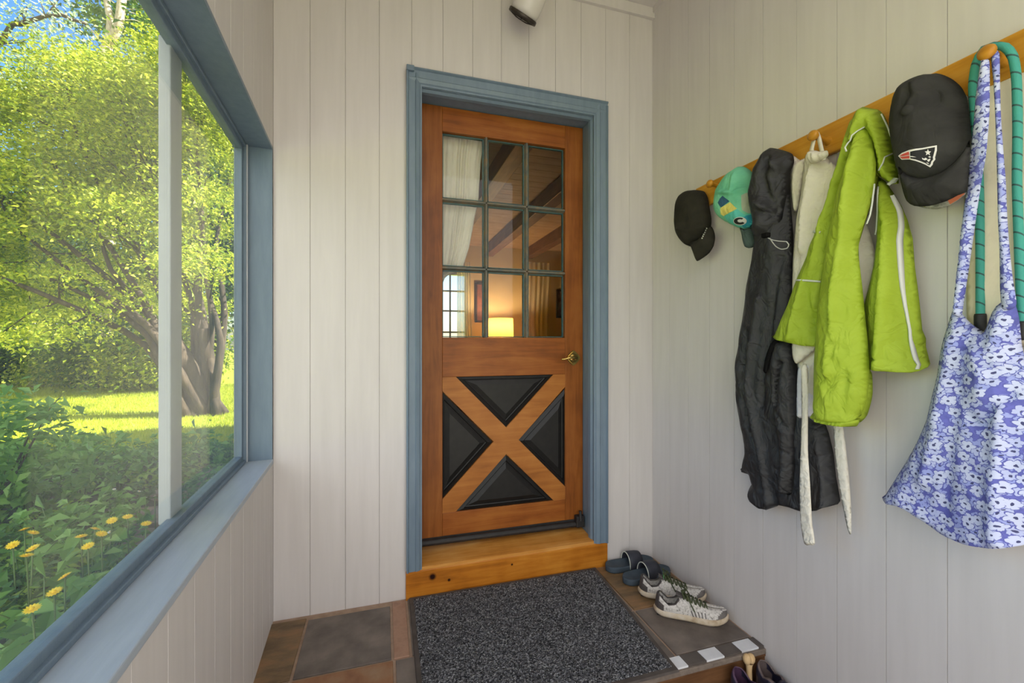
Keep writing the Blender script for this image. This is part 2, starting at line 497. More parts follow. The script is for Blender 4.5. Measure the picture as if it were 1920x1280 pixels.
rnd = random.Random(4)
gb = [XL + .0005 + .1405 * k for k in range(14)]
o = board_wall('wall_back', (0, W, 0), (1, 0, 0), (0, -1, 0), XL - .02, XR + .02, -.02, ZC, gb,
               [(0.135, 1.05, -.1, 2.345)], .125, label='greige vertical board wall around the door at the end of the porch')
gr = [W - .1395 * k for k in range(1, 28)]
board_wall('wall_right', (XR, 0, 0), (0, 1, 0), (-1, 0, 0), YB, W, ZLOW - .05, ZC, gr, (), .12, label='greige vertical board wall behind the row of hanging clothes')
def WL(u, n, z): return Vector((XL, W, 0)) + LD * u + LN * n + Vector((0, 0, z))
UE = 2.34
gl = [.065 + .1375 * k for k in range(20)]
board_wall('wall_left', (XL, W, 0), LD, -LN, 0, UE, ZLOW - .05, ZC, gl, [(.012, 2.26, .672, 1.965)], .10, label='greige board wall under and above the big window')
mb = MB(); mb.box(XL - .4, XR + .14, YB, W, ZC, ZC + .06)
structure(mb.build('ceiling', WALLP), 'greige ceiling just above the picture over the porch', 'ceiling')
mb = MB(); mb.box(.3, XR, W - .018, W, ZC - .055, ZC, .002); mb.box(XR - .012, XR, YB, W, ZC - .03, ZC)
structure(mb.build('trim_1', WALLP), 'narrow greige strip along the top of the door wall at upper right', 'trim')

# landing floor of slate tiles
GROUT = mat_noise('grout', [(150, 124, 104), (172, 146, 124)], (1, 1, 1), 30, .9, .3, .003, 90)
SL = [mat_noise('slate_grey', [(86, 77, 70), (106, 96, 88), (126, 114, 104)], (1, 1, 1), 9, .55, .35, .006, 24),
      mat_noise('slate_olive', [(88, 70, 48), (118, 94, 64), (142, 106, 70)], (1, 2.5, 1), 8, .55, .4, .006, 20),
      mat_noise('slate_rust', [(118, 76, 48), (142, 100, 68), (150, 120, 92)], (1, 1, 1), 10, .6, .35, .006, 24),
      mat_noise('slate_pink', [(150, 112, 90), (164, 128, 106), (140, 108, 88)], (1, 1, 1), 16, .7, .3, .004, 40)]
mb = MB()
mb.box(XL - .1, XR, 1.285, W, -.12, -.004, 0, 0)
def tile(x0, x1, y0, y1, mi, q=.005):
    z = .001 + rnd.random() * .002
    mb.box(x0 + q, x1 - q, y0 + q, y1 - q, -.02, z, .0022, mi)
tile(XL - .09, -.306, 1.615, 1.965, 2); tile(-.306, .030, 1.615, 1.950, 1); tile(.030, .096, 1.612, 1.975, 4)
tile(XL - .09, -.306, 1.28, 1.615, 2); tile(-.306, .036, 1.28, 1.615, 3); tile(.036, .30, 1.28, 1.612, 1)
tile(.096, .40, 1.612, 1.975, 1); tile(.40, .72, 1.612, 1.975, 3); tile(.72, 1.032, 1.612, 1.975, 1)
tile(.30, .66, 1.33, 1.612, 2); tile(.66, 1.032, 1.33, 1.612, 1)
tile(1.032, XR - .005, 1.612, 1.975, 2); tile(1.032, XR - .005, 1.333, 1.612, 1)
structure(mb.build('floor', [GROUT] + SL), 'slate tile landing in grey, olive and rust in front of the door', 'floor')
CHW = mat_noise('white_tile', [(206, 206, 208), (222, 222, 224)], (1, 1, 1), 14, .35, .1)
CHD = mat_noise('dark_tile', [(70, 62, 58), (92, 84, 78)], (1, 1, 1), 14, .45, .2)
mb = MB()
for k in range(22):
    x1 = 1.361 - .0795 * k
    if x1 < XL + .1: break
    mb.box(x1 - .0785, x1, 1.2805, 1.3315, -.012, .0018, .0008, k % 2)
mb.box(1.362, XR - .002, 1.2805, 1.3315, -.012, .003, .001, 1)
structure(mb.build('trim_2', [CHW, CHD]), 'checkered white and dark tile edging along the step', 'trim')
RISW = mat_wood('riser_wood', (66, 42, 24), (94, 62, 36), (118, 82, 52), 'x', .6)
MORT = mat_noise('mortar_lip', [(104, 92, 82), (128, 114, 102)], (1, 1, 1), 40, .9, .5, .006, 90)
mb = MB(); mb.box(XL - .02, XR, 1.279, 1.300, ZLOW, -.024, 0, 0); mb.box(XL - .02, XR, 1.272, 1.300, -.024, -.0045, .003, 1); mb.box(XL - .02, XR, 1.274, 1.282, -.034, -.024, .002, 0)
structure(mb.build('trim_3', [RISW, MORT]), 'brown wooden riser under the edge of the slate landing', 'riser')
mb = MB(); mb.box(XL - .2, XR + .02, YB, 1.30, ZLOW - .08, ZLOW)
structure(mb.build('wall_base_floor', SL[0]), 'lower porch floor in front of the step', 'floor')
bpy.data.objects['wall_base_floor'].name = 'floor_lower'

# ------------------------------------------------------------------ door casing, threshold, door
dx0, dx1, dz0, dz1, DY = 0.165, 1.030, 0.205, 2.312, 2.10
mb = MB()
def casing_profile(inner, outer, s):   # (x, y) profile of a side casing, s = +1 when outer is left
    w = abs(outer - inner)
    def X(t): return outer + (inner - outer) * t
    return [(X(0), W), (X(0), W - .028), (X(.10), W - .030), (X(.16), W - .022), (X(.55), W - .019), (X(.62), W - .024), (X(.84), W - .018), (X(.9), W - .013), (X(1), W - .012), (X(1), W)]
mb.prism(casing_profile(.165, .096, 1), 'z', .125, 2.37)
mb.prism(casing_profile(1.030, 1.104, -1), 'z', .125, 2.37)
hp = [(y, z) for (z, y) in casing_profile(2.318, 2.392, 1)]
mb.prism(hp, 'x', .096, 1.104)
mb.box(.096, .13, W - .036, W, 2.37, 2.394, .003)
# jamb linings + stops inside the opening
mb.box(.138, .163, W - .006, 2.145, .12, 2.345); mb.box(1.0315, 1.050, W - .006, 2.145, .12, 2.345); mb.box(.138, 1.05, W - .006, 2.145, 2.316, 2.345)
mb.prism([(W + .002, 2.316), (W + .012, 2.306), (W + .03, 2.304), (W + .05, 2.316)], 'x', .16, 1.035)
mb.prism([(1.0315, W + .002), (1.022, W + .012), (1.020, W + .03), (1.0315, W + .05)], 'z', .14, 2.316)
structure(mb.build('trim_4', BLUE), 'blue-grey moulded casing around the wooden door', 'door casing')
mb = MB()
mb.box(.146, 1.048, W - .008, 2.15, .10, .138, .004, 0)
mb.prism([(W - .012, .122), (W - .012, .137), (W + .02, .141), (2.15, .152), (2.15, .122)], 'x', .150, 1.046, 0)
structure(mb.build('trim_5', SILLW), 'worn pale pine threshold under the door', 'threshold')
mb = MB(); mb.box(.094, 1.108, W - .014, W + .01, -.006, .122, .003)
kn = MB()
structure(mb.build('trim_6', FASC), 'knotty orange pine step board under the threshold', 'step')

door = structure(thing('door_1', 'orange-brown wooden door with nine panes above a black cross-buck', 'door', (dx0, DY, dz0)), 'orange-brown wooden door with nine panes above a black cross-buck panel', 'door')
def dbox(name, x0, x1, z0, z1, y0, y1, m, b=.002):
    mb = MB(); mb.box(x0, x1, y0, y1, z0, z1, b); return mb.build(name, m, door)
DT = 2.142
gx0, gx1, gz0, gz1 = .2745, .9265, 1.180, 2.192
dbox('stile', dx0, gx0, dz0, dz1, DY, DT, DOORV); dbox('stile', gx1, dx1, dz0, dz1, DY, DT, DOORV)
dbox('top_rail', gx0, gx1, gz1, dz1, DY + .0007, DT, DOORH)
dbox('lock_rail', gx0, gx1, .985, gz0, DY + .0007, DT, DOORH)
dbox('bottom_rail', gx0, gx1, dz0, .318, DY + .0007, DT, DOORH)
# cross-buck braces
pc = Vector((.603, 0, .648))
pz0, pz1 = .318, .985
hw = .046
def brace(name, s, y0, ht):
    a = Vector((gx0, 0, pz1 if s > 0 else pz0)); b = Vector((gx1, 0, pz0 if s > 0 else pz1))
    d = (b - a).normalized(); n = Vector((-d.z, 0, d.x)) * ht
    L_ = [a - n - d * .2, b - n + d * .2, b + n + d * .2, a + n - d * .2]
    poly = [(p.x, p.z) for p in L_]
    # clip to the panel field
    def clip(poly, f, cut):
        out = []
        for k in range(len(poly)):
            p, q = poly[k], poly[(k + 1) % len(poly)]
            if f(p) >= 0: out.append(p)
            if f(p) * f(q) < 0:
                t = f(p) / (f(p) - f(q)); out.append((p[0] + (q[0] - p[0]) * t, p[1] + (q[1] - p[1]) * t))
        return out
    for f in (lambda p: p[0] - gx0, lambda p: gx1 - p[0], lambda p: p[1] - pz0, lambda p: pz1 - p[1]): poly = clip(poly, f, 0)
    mb = MB(); mb.prism(poly, 'y', y0, DT - .004); mb.build(name, BRACE, door)
brace('cross_brace', 1, DY + .001, .0475); brace('cross_brace', -1, DY + .003, .0475)
tri = {'t': [(.360, .978), (.842, .978), (.600, .737)], 'b': [(.362, .322), (.843, .322), (.600, .560)],
       'l': [(.2745, .894), (.2745, .402), (.512, .648)], 'r': [(.9265, .886), (.9265, .400), (.682, .645)]}
for k, t in tri.items():
    c = Vector((sum(p[0] for p in t) / 3, sum(p[1] for p in t) / 3))
    T = [Vector(p) for p in t]
    # inradius scaling
    per = [(T[(j + 1) % 3] - T[j]).length for j in range(3)]
    area = abs((T[1] - T[0]).x * (T[2] - T[0]).y - (T[1] - T[0]).y * (T[2] - T[0]).x) / 2
    rin = 2 * area / sum(per)
    inc = sum((T[j] * per[(j + 1) % 3] for j in range(3)), Vector((0, 0))) / sum(per)
    rings = []
    for off, y in ((-.012, DY + .013), (.000, DY + .009), (.007, DY + .006), (.010, DY + .016), (.014, DY + .017), (.036, DY + .009), (.0365, DY + .009)):
        s = 1 - off / rin
        rings.append([(inc.x + (p.x - inc.x) * s, y, inc.y + (p.y - inc.y) * s) for p in T])
    v = [p for r in rings for p in r]
    f = [(a * 3 + j, a * 3 + (j + 1) % 3, a * 3 + 3 + (j + 1) % 3, a * 3 + 3 + j) for a in range(len(rings) - 1) for j in range(3)] + [tuple(len(v) - 3 + j for j in range(3))]
    v += [(p[0], DY + .03, p[2]) for p in rings[0]]
    pn = obj('raised_panel', v, f, BLACKP, door, True, False)
    pn['label'] = 'black triangular panel'
# glazing bars and panes
mx_ = [gx0, gx0 + (gx1 - gx0) * .340, gx0 + (gx1 - gx0) * .672, gx1]
mz_ = [gz0, gz0 + (gz1 - gz0) * .340, gz0 + (gz1 - gz0) * .672, gz1]
mb = MB()
for x in mx_[1:3]: mb.prism([(x - .004, DY + .004), (x + .004, DY + .004), (x + .011, DY + .02), (x + .011, DT), (x - .011, DT), (x - .011, DY + .02)], 'z', gz0, gz1)
for z in mz_[1:3]: mb.prism([(DY + .004, z - .004), (DY + .004, z + .004), (DY + .02, z + .011), (DT, z + .011), (DT, z - .011), (DY + .02, z - .011)], 'x', gx0, gx1)
mb.build('glazing_bars', MUNT, door)
TEAL = mat_noise('teal_rebate_paint', [(52, 84, 84), (70, 104, 104)], (3, 3, 3), 9, .5, .2)
mb = MB()
for a, b in zip(mx_[:-1], mx_[1:]):
    for c_, d_ in zip(mz_[:-1], mz_[1:]):
        e = .011 if a != gx0 else .002; e2 = .011 if b != gx1 else .002
        g0 = .011 if c_ != gz0 else .002; g1 = .011 if d_ != gz1 else .002
        x0, x1, z0, z1 = a + e, b - e2, c_ + g0, d_ - g1
        mb.box(x0, x0 + .004, DY + .022, DT - .002, z0, z1); mb.box(x1 - .004, x1, DY + .022, DT - .002, z0, z1)
        mb.box(x0, x1, DY + .022, DT - .002, z0, z0 + .004); mb.box(x0, x1, DY + .022, DT - .002, z1 - .004, z1)
mb.build('glazing_bead', TEAL, door)
for a, b in zip(mx_[:-1], mx_[1:]):
    for c_, d_ in zip(mz_[:-1], mz_[1:]):
        mb = MB(); mb.box(a + .005, b - .005, DY + .026, DY + .029, c_ + .005, d_ - .005); mb.build('pane', DGLASS, door)
# sweep + bracket
mb = MB(); mb.tube([(dx0 + .004, DY - .012, .190), (dx1 - .004, DY - .012, .184)], .0155, 14); mb.box(dx0, dx1, DY - .004, DT, .172, .207)
sw = mb.build('door_sweep', RUBBER, door)
mb = MB(); mb.box(dx1 - .052, dx1 - .006, DY - .034, DY, .172, .232, .004); mb.tube([(dx1 - .03, DY - .036, .21), (dx1 - .03, DY - .03, .26)], .008); mb.build('sweep_bracket', RUBBER, sw)
# handle: diamond back plate, rose and lever
hc = Vector((.972, DY, 1.072))
mb = MB()
dia = []
for k in range(40):
    a = 2 * PI * k / 40; r = .041 / (abs(math.cos(a)) ** 1.25 + abs(math.sin(a)) ** 1.25) ** (1 / 1.25); dia.append((r * math.cos(a), r * math.sin(a)))
for s0, y0 in (((1.0), -.004), (.82, -.009)):
    mb.prism([(hc.x + p[0] * s0, hc.z + p[1] * s0) for p in dia], 'y', DY + .001, DY + y0)
mb.lathe([(.026, 0), (.026, .006), (.020, .012), (.012, .016), (.010, .04), (.0, .042)], 24, Matrix.Translation(hc) @ Matrix.Rotation(PI / 2, 4, 'X'))
h = mb.build('door_handle', BRASS, door, smooth=False)
mb = MB(); mb.tube([hc + Vector((.004, -.038, .0)), hc + Vector((-.02, -.044, .004)), hc + Vector((-.045, -.042, .002)), hc + Vector((-.065, -.040, -.004)), hc + Vector((-.082, -.038, -.006))], [.009, .0085, .0065, .0055, .007], 10)
mb.build('lever', BRASS, h, smooth=True)

# ------------------------------------------------------------------ window in the left wall
win = structure(thing('window_1', 'large window with blue-grey sill and frame looking on the garden', 'window', WL(1.1, .05, .672), math.atan2(.050, 1)), 'large window with blue-grey sill and frame looking onto the garden', 'window')
def wbox(mb, u0, u1, n0, n1, z0, z1, i=0, b=0.0):
    mb2 = MB(); mb2.box(u0, u1, n0, n1, z0, z1, b)
    return mb.add([WL(*p) for p in mb2.v], [q[::-1] for q in mb2.f], i)
U1 = 2.25
mb = MB(); wbox(mb, .012, U1, -.004, .108, .655, .674, 0, .003); mb.build('sill', BLUE_LIT, win)
mb = MB(); wbox(mb, -.001, .013, .0, .135, .672, 1.966, 0, .001); wbox(mb, U1 - .013, U1 + .001, 0, .135, .672, 1.966); wbox(mb, .0, U1, .0, .135, 1.953, 1.967, 0, .001)
mb.build('reveal_lining', BLUE, win)
mb = MB()
def sash(z0, z1, u0, u1):
    pass
# stepped glazing frame
for (n0, n1, k) in ((.100, .128, .030), (.090, .104, .012)):
    wbox(mb, .013, .013 + k + .01, n0, n1, .674, 1.953, 0, .002); wbox(mb, U1 - .013 - k, U1 - .013, n0, n1, .674, 1.953, 0, .002)
    wbox(mb, .013, U1 - .013, n0, n1, .674, .674 + k, 0, .002); wbox(mb, .013, U1 - .013, n0, n1, 1.953 - k, 1.953, 0, .002)
fr = mb.build('frame', BLUE, win)
mb = MB(); wbox(mb, .023, .030, .085, .092, .674, 1.953, 0, .0015); mb.build('bead', WHITEP, fr)
mb = MB(); wbox(mb, .600, .675, .118, .145, .690, 1.945, 0, .003); mb.build('mullion', WHITEP, win)
mb = MB(); wbox(mb, .020, U1 - .02, .110, .114, .69, 1.94); mb.build('pane', GLASS, win)
mb = MB(); wbox(mb, -.05, U1 + .05, .128, .175, .618, .648, 0, .004); wbox(mb, -.05, U1 + .05, .100, .130, .60, .672, 0)
mb.build('outer_sill', mat_noise('weathered_sill', [(120, 118, 108), (150, 148, 138)], (6, 1, 6), 6, .7, .2), win)

# ------------------------------------------------------------------ wall lamp above the door
wl = thing('wall_lamp', 'white glass wall lamp with dark open rim above the door', 'lamp', (.66, W, 2.83))
ENAM = mat_plain('white_enamel', (214, 208, 200), .25)
DARKM = mat_noise('dark_metal', [(52, 46, 42), (74, 66, 60)], (4, 4, 4), 9, .45, .1, metal=.6)
mb = MB(); mb.lathe([(.0, .03), (.045, .028), (.06, .02), (.065, 0), (.065, -.001)], 28, Matrix.Translation((.68, W, 2.86)) @ Matrix.Rotation(PI / 2, 4, 'X')); mb.build('wall_plate', ENAM, wl, smooth=True)
mb = MB(); mb.tube([(.68, W - .02, 2.86), (.68, W - .07, 2.88), (.685, W - .11, 2.872), (.672, W - .175, 2.808)], .013, 12); mb.build('arm', ENAM, wl, smooth=True)
lm = Matrix.Translation((.640, W - .125, 2.725)) @ Vector((.30, -.62, .72)).to_track_quat('Z', 'Y').to_matrix().to_4x4()
mb = MB(); mb.lathe([(.0, .115), (.025, .112), (.045, .098), (.058, .075), (.0665, .04), (.069, 0), (.068, -.03), (.064, -.055), (.0605, -.055), (.064, -.03), (.065, 0), (.062, .04), (.05, .075), (.0, .1)], 36, lm); mb.build('shade', ENAM, wl, smooth=True)
mb = MB(); mb.lathe([(.0685, -.052), (.0700, -.055), (.0700, -.068), (.067, -.070), (.065, -.068), (.065, -.052)], 36, lm); 
for k in range(6):
    a = k * PI / 3; mb.tube([lm @ Vector((.067 * math.cos(a), .067 * math.sin(a), -.068)), lm @ Vector((.03 * math.cos(a), .03 * math.sin(a), -.076)), lm @ Vector((0, 0, -.077))], .0022, 6)
mb.build('guard_ring', DARKM, wl, smooth=True)
mb = MB(); mb.lathe([(.0, -.05), (.02, -.045), (.03, -.02), (.024, .01), (.014, .03), (.014, .06)], 20, lm); mb.build('bulb', mat_plain('frosted_bulb', (226, 222, 210), .3), wl, smooth=True)

# ------------------------------------------------------------------ cloth maker
def seg_dist(P, A, B):
    d = B - A; L2 = (d * d).sum(1) + 1e-12
    t = np.clip(((P[:, None, :] - A[None]) * d[None]).sum(2) / L2[None], 0, 1)
    q = A[None] + t[..., None] * d[None] - P[:, None, :]
    D = np.sqrt((q * q).sum(2)); k = D.argmin(1)
    return D[np.arange(len(P)), k], k, t[np.arange(len(P)), k]


def so_fn(x0, x1, sl, sr):
    return lambda px: sl + (sr - sl) * min(1, max(0, (px - x0) / (x1 - x0)))


class Cloth:
    """A garment piece on the right-hand wall: an outline (given where it shows in the
    photograph, on a plane a few centimetres off the wall) filled with a dense mesh,
    bulged towards the room, with folds, and closed by a back sheet."""
    def __init__(s, outline, off, thick, width, folds=(), wave=None, res=.009, prof='sin', back=.012, seed=0, crease=0.0, sharp=False, hem=()):
        if not isinstance(off, tuple): off = (off, off)
        xs = [p[0] for p in outline]
        s.x0, s.x1, s.off = min(xs), max(xs), off
        so = so_fn(s.x0, s.x1, *off)
        pts = []
        for p in outline:
            w = on_x(p[0], p[1], XR - so(p[0])); pts.append((-w.y, w.z))
        if not sharp: pts = catmull(pts, res, True)
        else:
            q = []
            for k in range(len(pts)):
                a, b = np.array(pts[k]), np.array(pts[(k + 1) % len(pts)]); m = max(1, int(np.linalg.norm(b - a) / res)); q += [a + (b - a) * j / m for j in range(m)]
            pts = q
        s.poly = np.array(pts)
        s.hemmask = None
        ul = -on_x(s.x0, 640, XR - off[0]).y; ur = -on_x(s.x1, 640, XR - off[1]).y
        s.ul, s.ur = ul, ur
        s.thick, s.width, s.prof, s.wave, s.crease, s.seed = thick, width, prof, wave, crease, seed
        s.folds = []
        for (fp, amp, wd) in folds:
            A = []
            for p in fp:
                w = on_x(p[0], p[1], XR - so(p[0]) - thick * .6); A.append((-w.y, w.z))
            A = np.array(catmull(A, .02)) if len(A) > 2 else np.array(A)
            s.folds.append((A, amp * 1.45, wd * .75))
        s.res, s.back = res, back
        if hem:
            A = s.poly; mid = (A + np.roll(A, -1, 0)) / 2; msk = np.zeros(len(A), bool)
            for h in hem:
                H = []
                for p in h:
                    w = on_x(p[0], p[1], XR - so(p[0])); H.append((-w.y, w.z))
                H = np.array(H); msk |= seg_dist(mid, H[:-1], H[1:])[0] < .010
            s.hemmask = msk
    def base(s, u):
        t = np.clip((u - s.ul) / (s.ur - s.ul + 1e-9), -.2, 1.2)
        return s.off[0] + (s.off[1] - s.off[0]) * t
    def edge(s, P, prof=False):
        A = s.poly; B = np.roll(A, -1, 0)
        if prof and s.hemmask is not None: A, B = A[~s.hemmask], B[~s.hemmask]
        out = np.empty(len(P))
        for k in range(0, len(P), 400): out[k:k + 400] = seg_dist(P[k:k + 400], A, B)[0]
        return out
    def height(s, P):
        P = np.asarray(P, float).reshape(-1, 2)
        d = s.edge(P, True); t = np.clip(d / s.width, 0, 1)
        h = s.thick * (np.sin(t * PI / 2) if s.prof == 'sin' else np.sqrt(1 - (1 - t) ** 2))
        fade = np.clip(d / (s.width * .45), 0, 1)
        for (A, amp, wd) in s.folds:
            dd, k, tt = seg_dist(P, A[:-1], A[1:])
            h = h + amp * np.exp(-(dd / wd) ** 2) * fade
        if s.wave:
            for (amp, fu, fv, sd) in s.wave:
                h = h + fade * np.array([amp * noise.noise(Vector((u * fu + sd, v * fv, sd * 1.7))) for u, v in P])
        if s.crease:
            h = h + fade * np.array([s.crease * (abs(noise.noise(Vector((u * 22 + v * 9 + s.seed, v * 14 - u * 6, s.seed)))) - .25) for u, v in P])
        return h
    def surf(s, P, lift=0.0):
        P = np.asarray(P, float).reshape(-1, 2)
        b = s.base(P[:, 0]); h = s.height(P)
        return np.stack([XR - b - h - lift, -P[:, 0], P[:, 1]], 1)
    def build(s, name, mats, parent, lift=0):
        lo, hi = s.poly.min(0), s.poly.max(0); r = s.res
        rg = np.random.default_rng(s.seed + 5)
        g = []
        k = 0
        for v in np.arange(lo[1] + r / 2, hi[1], r * .87):
            for u in np.arange(lo[0] + (r / 2 if k % 2 else r), hi[0], r): g.append((u, v))
            k += 1
        g = np.array(g) if g else np.zeros((0, 2))
        if len(g): 
            g = g + rg.uniform(-.15, .15, g.shape) * r
            g = g[s.edge(g) > r * .45]
        n = len(s.poly)
        V = [Vector(p) for p in np.vstack([s.poly, g]) if True] if len(g) else [Vector(p) for p in s.poly]
        res = geometry.delaunay_2d_cdt(V, [], [list(range(n))], 1, 1e-6)
        P = np.array([tuple(q) for q in res[0]]); fs = [list(f) for f in res[2]]
        cnt = {}
        for f in fs:
            for a, b in zip(f, f[1:] + f[:1]): cnt[(min(a, b), max(a, b))] = cnt.get((min(a, b), max(a, b)), 0) + 1
        bnd = set(i for e, c in cnt.items() if c == 1 for i in e)
        front = s.surf(P, lift)
        m = len(P)
        bk = front.copy()
        d = s.edge(P)
        bk[:, 0] = np.minimum(XR - .0015, XR - s.base(P[:, 0]) - lift + s.back * np.clip(d / s.width, 0, 1))
        remap = {}; nv = m
        extra = []
        for i in range(m):
            if i in bnd: remap[i] = i
            else: remap[i] = m + len(extra); extra.append(bk[i])
        verts = np.vstack([front, np.array(extra).reshape(-1, 3)])
        # orientation: front faces towards -X
        a, b, c = front[fs[0][0]], front[fs[0][1]], front[fs[0][2]]
        flip = np.cross(b - a, c - a)[0] > 0
        ff = [f[::-1] if flip else f for f in fs]
        bf = [[remap[i] for i in f][::-1] for f in ff]
        uv = np.vstack([P, P[[i for i in range(m) if i not in bnd]]])
        s.o = obj(name, verts, ff + bf, mats, parent, True, True, None, uv)
        return s.o
    def px(s, p, extra=0.0):
        """point on the surface seen at pixel p"""
        so = so_fn(s.x0, s.x1, *s.off)(p[0]); h = 0
        for _ in range(12):
            w = on_x(p[0], p[1], XR - so - h)
            h = .45 * h + .55 * (float(s.height([(-w.y, w.z)])[0]) + float(s.base(np.array([-w.y]))[0]) - so)
        w = on_x(p[0], p[1], XR - so - h)
        return (-w.y, w.z)
    def cord(s, name, pts, r, mat, parent, lift=.001, n=6, step=.012):
        P = [s.px(p) for p in pts]; P = catmull(P, step) if len(P) > 2 else P
        w = s.surf(np.array(P), lift)
        v, f = tube([Vector(q) for q in w], r, n)
        return obj(name, v, f, mat, s.o)
    def ribbon(s, name, pts, wd, mat, parent, lift=.0012, step=.012):
        P = [np.array(q) for q in catmull([s.px(p) for p in pts], step)]
        l, r_ = [], []
        for k in range(len(P)):
            d = P[min(k + 1, len(P) - 1)] - P[max(0, k - 1)]; d = d / (np.linalg.norm(d) + 1e-9); nn = np.array([-d[1], d[0]])
            l.append(P[k] + nn * wd / 2); r_.append(P[k] - nn * wd / 2)
        n = len(P); m = s.surf(np.array(P), lift + .0012)
        v = np.vstack([s.surf(np.array(l), lift), m, s.surf(np.array(r_), lift), s.surf(np.array(P), -.002)])
        f = []
        for k in range(n - 1):
            for a, b in ((0, 1), (1, 2), (2, 3), (3, 0)): f.append((a * n + k, a * n + k + 1, b * n + k + 1, b * n + k))
        return obj(name, v, f, mat, s.o, uv=[(0, 0)] * len(v))
    def patch(s, name, outline, mat, parent, lift=.0012, res=.006, sharp=True):
        P = [s.px(p) for p in outline]
        q = []
        if sharp:
            for k in range(len(P)):
                a, b = np.array(P[k]), np.array(P[(k + 1) % len(P)]); m = max(1, int(np.linalg.norm(b - a) / res)); q += [a + (b - a) * j / m for j in range(m)]
        else: q = catmull(P, res, True)
        q = np.array(q); lo, hi = q.min(0), q.max(0)
        g = np.array([(u, v) for u in np.arange(lo[0], hi[0], res) for v in np.arange(lo[1], hi[1], res)]) if (hi - lo).min() > res else np.zeros((0, 2))
        n = len(q)
        V = [Vector(p) for p in (np.vstack([q, g]) if len(g) else q)]
        r = geometry.delaunay_2d_cdt(V, [], [list(range(n))], 1, 1e-6)
        Pn = np.array([tuple(z) for z in r[0]]); w = s.surf(Pn, lift)
        fs = [list(f) for f in r[2]]
        w2 = s.surf(Pn, lift - .0008)
        m = len(Pn)
        a, b, c = w[fs[0][0]], w[fs[0][1]], w[fs[0][2]]
        if np.cross(b - a, c - a)[0] > 0: fs = [f[::-1] for f in fs]
        return obj(name, np.vstack([w, w2]), fs + [[m + i for i in f][::-1] for f in fs], mat, s.o, uv=np.vstack([Pn, Pn]))


def hang(name, label, cat, px, py, off=.03):
    p = on_x(px, py, XR - off)
    return thing(name, label, cat, (p.x, p.y, p.z))

# ------------------------------------------------------------------ peg rail
rail = thing('peg_rail', 'long golden wooden peg rail running along the right wall', 'rail', (XR, .6, 1.765))
mb = MB(); mb.box(XR - .020, XR, -.3, 1.632, 1.762, 1.860, .004); mb.build('board', RAILW, rail)
def peg(y, z=1.800):
    p = Vector((XR - .02, y, z)); mb = MB()
    m = Matrix.Translation(p) @ Matrix.Rotation(math.radians(-82), 4, 'Y')
    mb.lathe([(.014, -.004), (.012, .004), (.0085, .012), (.0085, .046), (.011, .053), (.0155, .060), (.0168, .066), (.0145, .072), (.007, .0755), (0, .076)], 20, m)
    return mb.build('peg', RAILW, rail, smooth=True)
def peg_at(px, py, off=.085):
    p = on_x(px, py, XR - off); return peg(p.y, p.z - .009)
peg_at(1850, 98); peg_at(1524, 254)
peg(1.47, 1.81)

# ------------------------------------------------------------------ small black cap
BLK = mat_cloth('charcoal_cotton', [(40, 38, 32), (52, 49, 42)], .85, .5, 700, .15)
cap = hang('baseball_cap', 'small charcoal baseball cap with white lettering at far end of rail', 'cap', 1305, 425, .05)
cr = Cloth([(1290, 358), (1280, 366), (1274, 380), (1271, 400), (1271, 420), (1273, 436), (1279, 449), (1287, 458), (1296, 462), (1312, 452), (1326, 436), (1333, 424), (1334, 410), (1331, 392), (1327, 370), (1320, 359), (1304, 356)], (.07, .03), .055, .06, [([(1304, 358), (1318, 385), (1326, 415)], -.006, .006), ([(1273, 430), (1300, 432), (1312, 426)], .006, .01), ([(1290, 445), (1308, 434), (1316, 424)], -.006, .006)], [(.006, 18, 18, 3)], .006, 'ell', seed=1)
cr.build('crown', BLK, cap)
br = Cloth([(1294, 455), (1300, 474), (1306, 489), (1314, 486), (1329, 475), (1338, 461), (1341, 446), (1339, 434), (1332, 424), (1318, 440), (1306, 450)], (.085, .05), .03, .03, [], None, .006, 'sin', back=.004, seed=2)
b_ = br.build('brim', BLK, cap)
LET = mat_plain('white_print', (205, 203, 196), .7)
# short row of small white letters on the brim
for k in range(6):
    t = k / 6; x = 1315.5 + 10.5 * t; y = 447 - 22 * t
    br.patch('lettering', [(x, y), (x + .9, y - 2.0), (x + 2.6, y - 1.0), (x + 1.6, y + .9)], LET, cap, .0015)

# ------------------------------------------------------------------ teal trucker cap
TEALM = mat_cloth('mint_mesh', [(96, 172, 140), (128, 200, 164)], .8, .5, 500, .2)
c2 = hang('trucker_cap', 'mint green trucker cap with yellow and blue front and dark brim', 'cap', 1385, 390, .05)
cr = Cloth([(1382, 317), (1370, 325), (1358, 341), (1349, 356), (1345, 377), (1345, 393), (1351, 406), (1365, 417), (1383, 426), (1394, 430), (1408, 428), (1420, 415), (1426, 380), (1420, 345), (1409, 322), (1397, 313), (1390, 312)], (.075, .04), .055, .06, [([(1380, 320), (1377, 345), (1376, 358), (1365, 362)], .006, .006), ([(1352, 360), (1380, 362), (1392, 355), (1404, 352)], .008, .007), ([(1392, 330), (1398, 345)], -.01, .012)], [(.006, 18, 18, 8)], .006, 'ell', seed=3)
cr.build('crown', TEALM, c2)
fl = mat_cloth
cr.patch('blue_panel', [(1346, 380), (1350, 372), (1355, 367), (1368, 377), (1352, 389)], mat_cloth('navy_twill', [(44, 78, 104), (54, 92, 120)]), c2, .001)
cr.patch('yellow_panel', [(1351, 390), (1369, 379), (1382, 391), (1373, 396), (1357, 405), (1352, 402)], mat_cloth('yellow_twill', [(208, 196, 100), (220, 208, 118)]), c2, .001)
